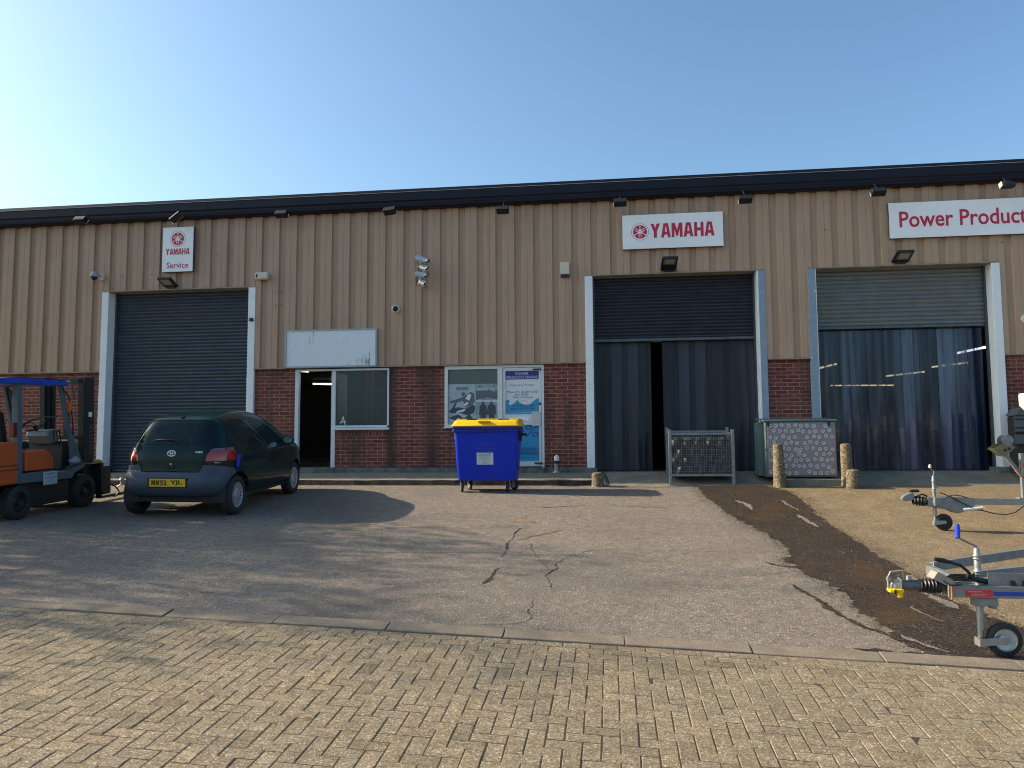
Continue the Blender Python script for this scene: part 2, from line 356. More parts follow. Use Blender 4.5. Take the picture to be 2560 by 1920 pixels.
MUDL = [(3.49,-.94),(3.49,-1.3),(3.55,-2.32),(3.67,-3.37),(3.8,-4.27),(3.97,-4.94),(4.05,-5.98),(3.86,-6.47),(3.98,-7.01),(4.1,-7.42),(4.12,-7.87),(4.13,-8.31),(4.15,-8.74),(4.12,-8.87),(4.19,-9.19),(4.33,-9.43)]
MUDR = [(4.75,-.94),(5.01,-1.63),(5.07,-2.38),(4.97,-3.32),(4.95,-4.03),(4.96,-4.67),(4.96,-5.19),(5.01,-5.58),(4.99,-6.15),(5.04,-6.7),(5.03,-7.33),(5.07,-7.75),(5.13,-8.09),(5.2,-8.4),(5.5,-8.71),(6.3,-9.1),(7.2,-9.43)]
mud = struct(strip("muddy_ground", MUDL, MUDR, 420, 10, .008, M_mud, .035, .03, seed=3))
# dark seepage streaks left of the mud band, and bare patches showing in it
def ribbon(pts, wdt, dz, jit=.012, seed=1, step=.05):
    if dz == .003: wdt *= .55
    rn = random.Random(seed); P = []
    for a, b in zip(pts, pts[1:]):
        k = max(2, int(math.dist(a, b)/step))
        P += [(a[0]+(b[0]-a[0])*i/k, a[1]+(b[1]-a[1])*i/k) for i in range(k)]
    P.append(pts[-1]); vs_ = []; n = len(P); off = 0
    for i, p in enumerate(P):
        q = P[min(i+1, n-1)]; o = P[max(i-1, 0)]; dx, dy = q[0]-o[0], q[1]-o[1]; L = math.hypot(dx, dy) or 1
        nx_, ny_ = -dy/L, dx/L; ww = wdt*(.35+rn.random()*1.0)*min(1, (i+1)/3, (n-i)/3); off = .6*off + rn.uniform(-1, 1)*jit
        for s_ in (-1, 1):
            x = p[0]+nx_*(off+s_*ww/2); y = p[1]+ny_*(off+s_*ww/2); vs_.append((x, y, gz(x, y)+dz))
    return vs_, [(2*i, 2*i+1, 2*i+3, 2*i+2) for i in range(n-1)]
mb = MB()
for i, (p, wd) in enumerate([([(3.72,-7.5),(3.78,-7.8),(3.81,-7.97)], .05), ([(3.82,-7.95),(3.87,-8.26),(3.9,-8.5)], .075), ([(3.90,-8.48),(3.97,-8.7),(4.12,-8.95)], .06), ([(3.62,-6.55),(3.75,-6.7),(3.9,-6.75)], .05),
                      ([(3.75,-9.3),(4.1,-9.36),(4.6,-9.4)], .07)]):
    mb.add(*ribbon(p, wd, .006, .02, i))
struct(mb.build("mud_streaks", M_mud, recalc=False))
def edge_x(P_, y):
    for a, b in zip(P_, P_[1:]):
        if (a[1]-y)*(b[1]-y) <= 0 and a[1] != b[1]: return a[0] + (b[0]-a[0])*(y-a[1])/(b[1]-a[1])
    return P_[0][0]
M_soil = mat("loose soil crumb", (.040,.028,.020), .9, noise=.3, nscale=50)
for nm_, mt_, k_, cnt, sp_, seed in (("loose_soil", M_soil, (MUDL, MUDR), 5200, .10, 61), ("loose_grit", M_kerb, (MUDL, MUDR), 420, .35, 62)):
    rn = random.Random(seed); mb = MB()
    for _ in range(cnt):
        y = rn.uniform(-9.38, -1.0); E_ = rn.choice(k_); x = edge_x(E_, y) + (abs(rn.gauss(0, sp_)) * (-1 if E_ is MUDL else 1) if seed == 61 else rn.gauss(0, sp_)); s_ = rn.uniform(.002, .008)*(1.3 if seed == 62 else 1); a = rn.uniform(0, 6.3); z = gz(x, y)+(.008 if seed == 61 else .011)
        P_ = [(x+math.cos(a+q*2.09)*s_*rn.uniform(.7,1.4), y+math.sin(a+q*2.09)*s_*rn.uniform(.7,1.4), z) for q in range(3)]
        mb.add(P_+[(x, y, z+s_*.8)], [(0,1,3),(1,2,3),(2,0,3)])
    o = mb.build(nm_, mt_, recalc=False); o['kind'] = 'stuff'
mb = MB()
for i, (p, wd) in enumerate([([(3.96,-2.5),(4.1,-2.85),(4.09,-3.3)], .10), ([(4.70,-2.4),(4.77,-3.3)], .05), ([(4.68,-3.6),(4.72,-4.5)], .07), ([(4.58,-8.1),(4.70,-8.52)], .03), ([(4.58,-5.75),(4.62,-6.05)],.03), ([(4.2,-8.95),(4.3,-9.15),(4.42,-9.3)], .06), ([(4.9,-7.6),(5.0,-8.1)],.10)]):
    mb.add(*ribbon(p, wd, .012, .015, i+20))
struct(mb.build("bare_concrete_patches", M_tarmac, recalc=False))
CR = [([(.75,-3.9),(.745,-4.6)], .010), ([(.76,-5.0),(.70,-5.4),(.735,-5.7),(.70,-6.0),(.75,-6.44),(.73,-6.81)], .022), ([(.80,-7.3),(.76,-7.55),(.78,-7.8),(.74,-8.04)], .022), ([(.74,-5.05),(.71,-5.5)], .05), ([(.70,-6.0),(.74,-6.4)], .05), ([(.77,-7.35),(.76,-7.75),(.72,-8.0)], .06),
      ([(3.3,-6.1),(2.16,-6.18),(1.68,-6.32),(1.49,-6.62),(1.35,-7.04),(1.4,-7.22),(1.34,-7.39),(1.3,-7.56),(1.37,-7.88),(1.37,-8.01),(1.41,-8.09)], .016), ([(1.35,-7.04),(1.4,-7.22),(1.34,-7.39),(1.3,-7.56)], .03),
      ([(1.0,-6.0),(1.03,-6.33),(1.15,-6.8),(1.25,-7.12),(1.34,-7.36)], .014), ([(-1.3,-6.9),(.1,-6.68),(.49,-6.62),(1.04,-6.49),(1.8,-6.3)], .010), ([(.9,-9.28),(1.2,-9.21),(1.27,-9.12),(1.3,-9.0),(1.26,-8.87),(1.27,-8.66),(1.26,-8.4)], .014),
      ([(.69,-3.4),(1.22,-3.19),(2.31,-2.99),(3.4,-3.0)], .012), ([(.9,-3.35),(1.5,-3.12)], .05), ([(-3.93,-9.2),(-3.90,-8.07),(-3.96,-7.54),(-3.95,-7.12),(-4.0,-6.6),(-3.9,-6.1),(-3.95,-5.0)], .016)]
mb = MB()
for i, (p, wd) in enumerate(CR): mb.add(*ribbon(p, wd, .003, .008, i+40, .03))
mb.build("crack", M_crack, ground, recalc=False)
M_rust = mat("clay stain", (.17, .115, .06), .9, noise=.25, nscale=25, bump=.5)
mb = MB()
for i, (p, wd) in enumerate([([(.58,-4.62),(.9,-4.6)], .22), ([(.8,-5.8),(1.0,-5.5),(1.35,-5.1)], .06), ([(2.2,-3.1),(2.9,-3.15)], .10), ([(.68,-8.06),(.80,-8.1)], .06), ([(1.9,-1.15),(3.2,-1.08)], .07)]):
    mb.add(*ribbon(p, wd, .005, .03, i+80, .06))
mb.build("stain", M_rust, ground, recalc=False)
# ---- apron along the wall, with its kerb face
def edge_z(x):
    if x < 1.62: return -.183
    if x < 1.95: return -.183 - (x-1.62)/.33*.109
    if x < 5.05: return -.290
    if x < 5.09: return -.290 + (x-5.05)/.04*.107
    if x < 6.13: return -.183
    if x < 6.17: return -.183 - (x-6.13)/.04*.107
    return -.290
xs_ = sorted(set([-40, -25] + [round(-16 + i*.25, 3) for i in range(129)] + [1.62, 1.95, 5.05, 5.09, 6.13, 6.17, 25]))
mb = MB(); rn = random.Random(5); vs_ = []
rows = [(.5, None), (0, None), (-.45, None), (-.875, 'e'), (-.905, 'f'), (-.93, 'b')]
for (y, k) in rows:
    for x in xs_:
        e = edge_z(x) + rn.uniform(-.004, .004)
        z0 = -.075
        if k is None: z = z0 if y >= 0 else z0 + (e - z0) * (-y/.875)
        elif k == 'e': z = e
        elif k == 'f': z = e - .012 - rn.random()*.006
        else: z = -.36
        vs_.append((x, y + (rn.uniform(-.012, .012) if k in ('e', 'f') else 0), z))
n = len(xs_)
mb.add(vs_, [(j*n+i, (j+1)*n+i, (j+1)*n+i+1, j*n+i+1) for j in range(len(rows)-1) for i in range(n-1)], 0, False)
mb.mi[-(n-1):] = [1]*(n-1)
M_kface = mat("dirty shaded kerb face", (.055, .040, .030), .9, noise=.4, nscale=9, dirt=(.015, .012, .010), dscale=7, dirtlo=.45, dirthi=.6, bump=.8, bscale=30)  # kerb face darkened in its colour for the shade it stands in
for i_, x_ in enumerate(xs_):
    pass
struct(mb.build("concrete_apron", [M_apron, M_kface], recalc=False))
mb = MB()
for x in [-7.7,-5.0,-3.3,-1.9,-.35,.9]: mb.add([(x-.006,-.925-.003,-.33),(x+.006,-.925-.003,-.33),(x+.006,-.91,-.20),(x-.006,-.91,-.20)], [(0,1,2,3)])
# ---- flush kerb stones between tarmac and paving
mb = MB(); x = -17.2 + .04; rn = random.Random(2)
while x < 18:
    ln = .915
    if abs(x - 1.44) < .1: ln = .33
    y0, y1 = -9.44, -9.60
    j1, j2 = rn.uniform(-.006, .006), rn.uniform(-.003, .006)
    a, b = x + .004, x + ln - .004; y1 = -9.59
    top = []
    P = [(a, y1, 0), (b, y1, 0), (b, y0+.02, .012), (a, y0+.02, .012), (b, y0, 0), (a, y0, 0)]
    vs_ = [(px, py + j1, gz(px, py) + .012 + dz + j2) for px, py, dz in P] + [(px, py + j1, gz(px, py) - .1) for px, py, dz in P]
    mb.add(vs_, [(0,1,2,3), (3,2,4,5), (0,6,7,1), (5,4,10,11), (1,7,8,2), (2,8,10,4), (0,3,9,6), (3,5,11,9)])
    x += ln
struct(mb.build("kerb", M_kerb, bevel=.006))
# ---- block paving, real blocks in a herringbone with two stretcher rows against the kerb
M_block = groundmat("paving block", [(.14,.108,.066),(.230,.184,.124),(.33,.27,.19)], 120, 12, .9, .85, speck=(.52,.45,.33))
n_ = M_block.node_tree.nodes; l_ = M_block.node_tree.links; b_ = n_["Principled BSDF"]
at_ = n_.new("ShaderNodeAttribute"); at_.attribute_name = "tone"; vm = n_.new("ShaderNodeVectorMath"); vm.operation = 'MULTIPLY'
l_.new(b_.inputs["Base Color"].links[0].from_socket, vm.inputs[0]); l_.new(at_.outputs["Color"], vm.inputs[1]); l_.new(vm.outputs[0], b_.inputs["Base Color"])
V_, F_, TN = [], [], []
rn = random.Random(11)
def block(x0, x1, y0, y1):
    g_ = .002; bv = .0045; h = .010 + rn.uniform(-.002, .002); tx, ty = rn.gauss(0, .006), rn.gauss(0, .006)
    x0 += g_ + rn.uniform(-.001,.001); x1 -= g_; y0 += g_ + rn.uniform(-.001,.001); y1 -= g_; cx_, cy_ = (x0+x1)/2, (y0+y1)/2
    o = len(V_)
    for (a, b, d) in ((x0, y0, -.03), (x1, y0, -.03), (x1, y1, -.03), (x0, y1, -.03), (x0, y0, -bv), (x1, y0, -bv), (x1, y1, -bv), (x0, y1, -bv),
                      (x0+bv, y0+bv, 0), (x1-bv, y0+bv, 0), (x1-bv, y1-bv, 0), (x0+bv, y1-bv, 0)):
        V_.append((a, b, gz(a, b) + h + d + (a-cx_)*tx + (b-cy_)*ty))
    for k in (0, 4):
        for i in range(4): j = (i+1) % 4; F_.append((o+k+i, o+k+j, o+k+4+j, o+k+4+i))
    F_.append((o+8, o+9, o+10, o+11))
    t = rn.gauss(1, .055) * (.80 if rn.random() < .05 else 1); u = rn.uniform(-.02, .02); TN.append((t*(1+u), t, t*(1-u*1.5), 1))
X0, X1, Y0, Y1 = -9.0, 13.0, -9.61, -16.0
yk = Y0
for r_ in range(2):
    x = X0 + (.1 if r_ else 0)
    while x < X1: block(x, x+.2, yk-.1, yk); x += .2
    yk -= .1
ni = int((X1-X0)/.1); nj = int((yk-Y1)/.1)
for i in range(ni):
    for j in range(nj):
        d = (i + j) % 4          # j counts towards the camera
        x = X0 + i*.1; y = yk - j*.1
        if (d == 3 and j == 0) or (d == 1 and i == 0): block(x, x+.1, y-.1, y)
        if d == 0 and i+1 < ni: block(x, x+.2, y-.1, y)
        if d == 2 and j+1 < nj: block(x, x+.1, y-.2, y)
me = bpy.data.meshes.new("block_paving"); me.from_pydata(V_, [], F_); me.materials.append(M_block)
ca = me.color_attributes.new("tone", 'FLOAT_COLOR', 'POINT')
buf = []
for t in TN: buf += list(t)*12
ca.data.foreach_set("color", buf)
pv = bpy.data.objects.new("block_paving", me); C.objects.link(pv); struct(pv)
M_joint = mat("joint sand", (.035, .028, .02), .95, noise=.3, nscale=60)
struct(grid("paving_bed", [-60, -30, -9.05] + [-9+i*.5 for i in range(45)] + [30, 60], [-16.0 + i*.4 for i in range(16)] + [-9.62], -.004 + .004, M_joint, lambda x, y: gz(x, y) + .0070))
# moss, chips and dead leaves on the paving and the tarmac
M_leaf = mat("dead leaf", (.10, .05, .025), .8, noise=.4, nscale=40)
M_chip = mat("pale chip", (.5, .46, .4), .8)
def scatter(name, n, xr, yr, sz, m_, seed, dz):
    rn = random.Random(seed); mb = MB()
    for _ in range(n):
        x = rn.uniform(*xr); y = rn.uniform(*yr); a = rn.uniform(0, 6.3); s_ = rn.uniform(.4, 1)*sz; z = gz(x, y)+dz
        k = rn.uniform(.2, .8)
        P = [(math.cos(a)*s_, math.sin(a)*s_, .002), (-math.sin(a)*s_*k, math.cos(a)*s_*k, s_*.35), (-math.cos(a)*s_, -math.sin(a)*s_, .002), (math.sin(a)*s_*k, -math.cos(a)*s_*k, .001)]
        mb.add([(x+p, y+q, z+r) for p, q, r in P], [(0,1,2,3)])
    o = mb.build(name, m_, recalc=False); o['kind'] = 'stuff'; return o
scatter("leaf_litter", 46, (-6, 6), (-14, -1.3), .018, M_leaf, 4, .014)
scatter("stone_chips", 110, (-6, 7), (-14, -1.1), .009, M_chip, 9, .014)
mb = MB(); rn = random.Random(31)
for _ in range(26):
    x = rn.uniform(-5, 5); y = rn.uniform(-12.5, -2.5); a = rn.gauss(0, .5); ln = rn.uniform(.04, .16)
    mb.tube([(x, y, gz(x, y)+.014), (x+math.cos(a)*ln*.5, y+math.sin(a)*ln*.5+.008, gz(x, y)+.018), (x+math.cos(a)*ln, y+math.sin(a)*ln, gz(x, y)+.015)], .0022, 4)
o = mb.build("fallen_twigs", M_leaf, recalc=False); o['kind'] = 'stuff'
# ============================================================ BUILDING
M_brick = brickmat("red brick"); M_soldier = brickmat("brick on end", True)
M_clad = mat("beige cladding", (.405, .272, .182), .55, noise=.06, nscale=1.4, dirt=(.25, .165, .11), dscale=1.0, dmap=(7, 7, .55), dirtlo=.52, dirthi=.90, rvar=.08)
M_cladd = mat("cladding flashing", (.27, .225, .17), .5, noise=.15, nscale=6)
M_shutb = mat("blue grey shutter", (.052, .072, .094), .45, .2, noise=.2, nscale=5, rvar=.1)
M_shutd = mat("dark shutter", (.022, .030, .046), .5, .1, noise=.3, nscale=5, dirt=(.06,.07,.085), dscale=9, dirtlo=.66, dirthi=.8)
M_shutg = mat("green grey shutter", (.155, .178, .182), .42, .3, noise=.15, nscale=4, rvar=.1)
M_peel = mat("peeling paint post", (.22, .29, .37), .55, noise=.14, nscale=20, dirt=(.6, .64, .66), dscale=11, dirtlo=.63, dirthi=.66)
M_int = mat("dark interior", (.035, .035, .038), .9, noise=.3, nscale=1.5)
bld = thing("industrial_unit", "long beige clad and red brick industrial unit with three roller doors", "building", (0, 0, 0))
# brick walls
mb = MB()
for (a, b, z0, z1) in [(-32,-9.05,.02,2.1),(-5.508,-4.604,.02,2.1),(-2.569,-1.394,.02,2.1),(.65,1.502,.02,2.1),(5.028,5.834,.02,2.1),(9.335,26,.02,2.1),(-1.394,-.25,.02,.835)]:
    mb.box(a, b, 0, .25, z0, z1)
mb.box(-3.72, -2.569, 0, .25, .02, .69)
mb.build("brick_wall", M_brick, bld)
mb = MB(); mb.X = Matrix.Translation((0, 0, -.0)); mb.box(-3.72, -2.571, -.002, .25, .693, .80); mb.build("soldier_course", M_soldier, bld)
mb = MB()
for (a, b) in [(-32,-9.05),(-5.508,1.502),(5.028,5.834),(9.335,26)]: mb.box(a, b, -.045, .24, -.30, .018)
for (a, b) in [(-9.06,-8.86),(-5.70,-5.50),(1.47,1.70),(4.86,5.06),(5.80,6.0),(9.09,9.40)]: mb.box(a, b, -.09, .26, -.29, .010)
mb.build("plinth", M_conc, bld, bevel=.01)
# cladding: trapezoidal profile
PT = .39004; XR = -4.997
prof = []
k0 = int((-32-XR)/PT)-1
for k in range(k0, int((26-XR)/PT)+2):
    x = XR + k*PT
    prof += [(x-.268, -.016), (x-.248, -.060), (x-.132, -.060), (x-.129, -.054), (x-.126, -.060), (x-.004, -.060), (x+.004, -.016)]
DO = [(-9.05,-5.508),(1.502,5.028),(5.834,9.335)]
xs2 = sorted(set([round(p[0], 4) for p in prof if -32 < p[0] < 26] + [e for d in DO for e in d] + [-32, 26]))
def cy(x):
    for a, b in zip(prof, prof[1:]):
        if a[0] <= x <= b[0]: return a[1] + (b[1]-a[1])*((x-a[0])/(b[0]-a[0]) if b[0] > a[0] else 0)
    return -.04
mb = MB()
for a, b in zip(xs2, xs2[1:]):
    mid = (a+b)/2; z0 = 3.895 if any(d[0] < mid < d[1] for d in DO) else 2.125
    mb.add([(a, cy(a+1e-6), z0), (b, cy(b-1e-6), z0), (b, cy(b-1e-6), 5.5), (a, cy(a+1e-6), 5.5)], [(0,1,2,3)])
rn = random.Random(8)     # fixings: small bolts on the ribs and old drill holes
for x, z in [(-5.05,3.75),(-4.93,3.75),(-5.05,3.47),(-4.93,3.47),(-6.4,4.62),(6.2,4.63),(-8.6,4.22),(-7.9,4.22),(9.4,4.25)]: mb.lathe((x, -.055, z), (0,-1,0), [(0,.012),(.012,.012),(.014,.001)], 6, 1)
for k in range(-12, 36):
    for z in (2.35, 3.95 if k % 2 else 4.2, 5.2):
        x = XR + k*PT - .13 + rn.uniform(-.05, .05)
        if any(d[0] < x < d[1] for d in DO) and z < 3.9: continue
        if rn.random() < .55: mb.lathe((x, -.058, z + rn.uniform(-.02,.02)), (0,-1,0), [(0,.006),(.006,.006),(.007,.0005)], 5, 1)
cl = mb.build("cladding", [M_clad, M_blackm], bld, recalc=False)
mb = MB()
for (a, b) in [(-32,-9.052),(-5.506,1.50),(5.03,5.832),(9.337,26)]: mb.box(a, b, -.078, .02, 2.100, 2.122)
for (a, b) in DO: mb.box(a, b, -.070, .26, 3.868, 3.892)
mb.build("flashing", M_cladd, bld)
# roof edge and roof
mb = MB()
fp = [(.02,5.40),(-.18,5.40),(-.235,5.43),(-.245,5.47),(-.225,5.49),(-.225,5.53),(-.25,5.56),(-.25,5.725),(-.02,5.725)]
mb.prism(fp, lambda u, v, d: (d, u, v), -32, 26)
mb.prism([(-.02,5.735),(-.215,5.735),(-.20,5.81),(-.02,5.83)], lambda u, v, d: (d, u, v), -32, 26)
for k in range(19):       # gutter joints
    xj = -31 + k*3.05
    mb.prism([(u-.004 if u < 0 else u, v-.003 if v < 5.6 else v+.0) for u, v in fp], lambda u, v, d: (d, u, v), xj, xj+.05)
mb.build("fascia", M_navyf, bld)
M_weed = mat("weed green", (.05,.085,.02), .7, noise=.3, nscale=30)
mbw = MB(); rn = random.Random(77)
for _ in range(46):
    if rn.random() < .6: wx = rn.uniform(-9, 1.5); wy = -.945
    else: wx = rn.uniform(-6, 9); wy = rn.choice((-9.432, -9.60))
    wz = gz(wx, wy)
    for _ in range(rn.randint(4, 9)):
        a = rn.uniform(0, 6.3); L_ = rn.uniform(.012, .05 if wy > -2 else .022); bx_ = wx+rn.uniform(-.02,.02); by_ = wy+rn.uniform(-.004,.004)
        mbw.add([(bx_-.002, by_, wz), (bx_+.002, by_, wz), (bx_+math.cos(a)*L_*.7, by_+math.sin(a)*L_*.7, wz+L_)], [(0,1,2)])
ow = mbw.build("weeds", M_weed, recalc=False); ow['kind'] = 'stuff'
mb = MB().box(-32, 26, -.262, -.02, 5.726, 5.733); mb.build("fascia_trim", mat("pale trim", (.35,.37,.40), .5), bld)
mb = MB().prism([(-.19,5.815),(22,7.6),(22,7.55),(-.02,5.78)], lambda u, v, d: (d, u, v), -32, 26); mb.build("roof", mat("grey roof sheet", (.12,.12,.13), .6, noise=.1), bld)
# shell of the rooms
mb = MB()
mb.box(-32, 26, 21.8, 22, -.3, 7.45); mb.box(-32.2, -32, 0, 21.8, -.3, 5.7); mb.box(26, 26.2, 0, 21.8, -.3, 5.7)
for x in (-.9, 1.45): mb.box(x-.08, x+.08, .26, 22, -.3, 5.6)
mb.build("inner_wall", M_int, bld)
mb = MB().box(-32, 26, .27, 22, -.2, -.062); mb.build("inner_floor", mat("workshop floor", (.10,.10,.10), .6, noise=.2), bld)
mb = MB()
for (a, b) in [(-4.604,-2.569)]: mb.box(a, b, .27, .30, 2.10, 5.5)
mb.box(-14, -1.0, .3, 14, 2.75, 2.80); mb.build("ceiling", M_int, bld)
# jambs
for (a, b, ya, mt) in [(-9.05,-8.896,.25,M_white),(-5.664,-5.508,.25,M_white),(1.502,1.657,.30,M_white),(4.905,5.028,.0,M_peel),(5.834,5.978,.30,M_peel),(9.185,9.335,.25,M_white)]:
    mb = MB().box(a, b, -.068, ya if ya else -.03, .013, 3.866)
    mb.build("door_post", mt, bld, bevel=.004)
mb = MB().box(4.868, 4.902, -.066, .30, .013, 3.866).box(4.903, 5.02, -.028, .25, .013, 3.86); mb.build("door_post", M_white, bld, bevel=.003)
mb = MB().box(5.979, 5.990, -.066, .30, .013, 3.866); mb.build("door_post", M_white, bld)
# roller shutters
def shutter(x0, x1, z0, z1, y, pitch, mt, rail=True):
    mb = MB(); n = int(round((z1-z0)/pitch)); pts = []
    for i in range(n*8+1):
        t = i/8; ph = t % 1
        pts.append((y - .024*math.sin(math.pi*min(1, ph/.82))**.8 if ph < .82 else y + .004, z0 + t*(z1-z0)/n))
    mb.add([(x, p[0], p[1]) for p in pts for x in (x0, x1)], [(2*i, 2*i+1, 2*i+3, 2*i+2) for i in range(len(pts)-1)], 0, False)
    s = mb.build("roller_shutter", mt, bld)
    if rail:
        MB().box(x0, x1, y-.03, y+.02, z0-.055, z0).build("bottom_rail", mat("shutter rail", (.09,.11,.12), .5, .3, noise=.2), s, bevel=.004)
    return s
shutter(-8.895, -5.665, .0, 3.87, .25, .0755, M_shutb)
shutter(1.66, 4.87, 2.61, 3.87, .25, .072, M_shutd)
shutter(5.98, 9.185, 2.76, 3.87, .25, .083, M_shutg)
for (a, b) in [(-8.895,-8.86),(-5.70,-5.665),(1.658,1.69),(4.835,4.866),(5.992,6.02),(9.15,9.184)]:
    MB().box(a, b, .17, .24, -.06, 3.866).build("guide_rail", mat("guide rail", (.05,.06,.07), .5), bld)
# strip curtains
def curtain(x0, x1, z0, z1, y, mt, seed, wdt=.2):
    rn = random.Random(seed); x = x0; k = 0; mb = MB()
    while x < x1 - .02:
        b = min(x + wdt, x1 + .01); yo = y + (.012 if k % 2 else 0) + rn.uniform(-.004, .004); sw = rn.uniform(-.03, .03); tw = rn.uniform(-.03, .03)
        nz_ = 24; nx_ = 6; vs_ = []
        for j in range(nz_+1):
            t = j/nz_
            for i in range(nx_+1):
                u = i/nx_
                vs_.append((x + (b-x)*u + sw*(t**1.5)*.5, yo + .014*math.sin(math.pi*u) + tw*t*(u-.5) + .012*math.sin(t*7+seed+k*1.7)*t, z1 - (z1-z0)*t + (rn.uniform(-.004,.004) if j == nz_ else 0)))
        n = nx_+1
        mb.add(vs_, [(j*n+i, (j+1)*n+i, (j+1)*n+i+1, j*n+i+1) for j in range(nz_) for i in range(nx_)], k % 2 if isinstance(mt, list) else 0, True)
        x += wdt*.82; k += 1
    return mb.build("strip_curtain", mt, bld, recalc=False)
M_pvcd = glass("dusty dark strips", (.05,.06,.08), .22, (.014,.018,.028), .34, spec=.35, noise=.3, nscale=(9, 1, .6))
M_pvcd2 = glass("dusty strips", (.05,.06,.08), .10, (.034,.043,.060), .40, spec=.35, noise=.3, nscale=(9, 1, .6))
M_pvcc = glass("clear strips", (.50,.60,.80), .62, (.020,.032,.075), .12, noise=.28, nscale=(13, 1, .5))
M_pvcc2 = glass("reflection-tinted clear strips", (.45,.55,.75), .50, (.036,.055,.115), .14, noise=.35, nscale=(13, 1, .5))
curtain(1.69, 2.80, -.05, 2.57, .36, [M_pvcd, M_pvcd2], 3)
curtain(3.04, 4.84, -.05, 2.57, .36, [M_pvcd, M_pvcd2], 5)
M_pvcc3 = glass("reflection-bright strips", (.45,.55,.75), .38, (.060,.085,.155), .16, noise=.4, nscale=(17, 1, .7))  # blue reflection painted into the body colours of the clear strips
cc_ = curtain(6.02, 9.13, -.05, 2.72, .36, [M_pvcc, M_pvcc2, M_pvcc3], 8)
_rn = random.Random(4); _ids = [_rn.choice((0, 0, 1, 1, 2)) for _ in range(40)]
for _p in cc_.data.polygons: _p.material_index = _ids[_p.index // 144]
cd_ = [o for o in bld.children if o.name.startswith("strip_curtain")][:2]
for o_ in cd_:
    for _p in o_.data.polygons: _p.material_index = _ids[(_p.index // 144 + 7) % 40] % 2
MB().box(1.66, 4.87, .40, .44, 2.55, 2.65).box(5.98, 9.18, .40, .44, 2.70, 2.80).build("curtain_rail", M_galv, bld)
# window and doorway of the first office
F = MB()
F.box(-4.604,-4.527,-.02,.08,.03,2.08); F.box(-4.527,-3.79,-.02,.08,2.045,2.08)
F.box(-3.79,-3.722,-.02,.08,.03,2.08); F.box(-3.722,-2.605,-.02,.08,2.04,2.08); F.box(-2.605,-2.569,-.02,.08,.885,2.08); F.box(-3.722,-2.605,-.02,.08,.855,.895)
dw = F.build("entrance_frame", M_wframe, bld, bevel=.003)
MB().box(-3.735,-2.555,-.075,.05,.802,.848).build("window_sill", M_wframe, bld, bevel=.004)
M_pane1 = glass("filmed window glass", (.60,.66,.66), .66, (.085,.115,.12), .16)
pw = MB().box(-3.722,-2.605,.03,.036,.895,2.04).build("window_pane", M_pane1, bld)
# hand painted figure 4 in the corner of the pane
mb = MB()
for a, b in [((-3.555,1.085),(-3.62,.935)), ((-3.625,.955),(-3.50,.985)), ((-3.56,1.09),(-3.525,.915))]:
    mb.tube([(a[0], .026, a[1]), ((a[0]+b[0])/2, .026, (a[1]+b[1])/2+.003), (b[0], .026, b[1])], .009, 5)
mb.build("painted_number", mat("window paint", (.75,.76,.74), .7), pw)
MB().box(-3.85,-3.79,.09,.9,.0,2.03).build("entrance_door", M_wframe, bld, bevel=.003)
MB().box(-4.61,-3.72,-.10,.25,-.20,.026).build("doorstep", M_conc, bld, bevel=.01)
# office two: window with posters, door with notices
F = MB(); F.box(-1.394,-1.328,-.02,.08,.895,2.09); F.box(-1.328,-.295,-.02,.08,2.022,2.09); F.box(-.295,-.25,-.02,.08,.895,2.09); F.box(-1.394,-.25,-.02,.08,.845,.895)
F.build("window_frame", M_wframe, bld, bevel=.003)
MB().box(-1.41,-.245,-.07,.05,.818,.842).build("window_sill", M_wframe, bld, bevel=.004)
MB().box(-1.328,-.295,.03,.036,.895,2.022).build("window_pane", glass("office window glass", (.3,.35,.38), .25, (.075,.095,.105), .08), bld)
F = MB(); F.box(-.25,-.195,-.02,.08,.02,2.09); F.box(-.195,.598,-.02,.08,2.042,2.09); F.box(.598,.652,-.02,.08,.02,2.09)
F.build("door_frame", M_wframe, bld, bevel=.003)
D = MB(); D.box(-.188,-.135,-.005,.045,.04,2.035); D.box(.548,.590,-.005,.045,.04,2.035); D.box(-.135,.548,-.005,.045,1.975,2.035); D.box(-.135,.548,-.005,.045,.875,1.088); D.box(-.135,.548,-.005,.045,.04,.14)
D.box(-.135,.548,.028,.036,.14,.875); D.box(-.135,.548,.028,.036,1.088,1.975)
door = D.build("office_door", M_wframe, bld, bevel=.002)
MB().box(.06,.365,-.012,-.004,.945,1.035).box(.075,.35,-.018,-.010,.962,1.018).build("letter_plate", M_white, door, bevel=.002)
MB().box(.405,.583,-.03,-.006,.852,1.142).build("lock_plate", mat("lock plate", (.48,.5,.5), .45), door, bevel=.003)
for q_, n_s in (((.43,.60,-.05,-.006,1.985,2.01),"door_closer"),((.45,.62,-.05,-.006,.095,.12),"floor_bolt"),((.55,.59,-.045,-.006,1.28,1.32),"door_catch")): MB().box(*q_).build(n_s, M_black, door, bevel=.004)
MB().box(-.26,.66,-.10,.25,-.20,.018).build("doorstep", M_conc, bld, bevel=.01)
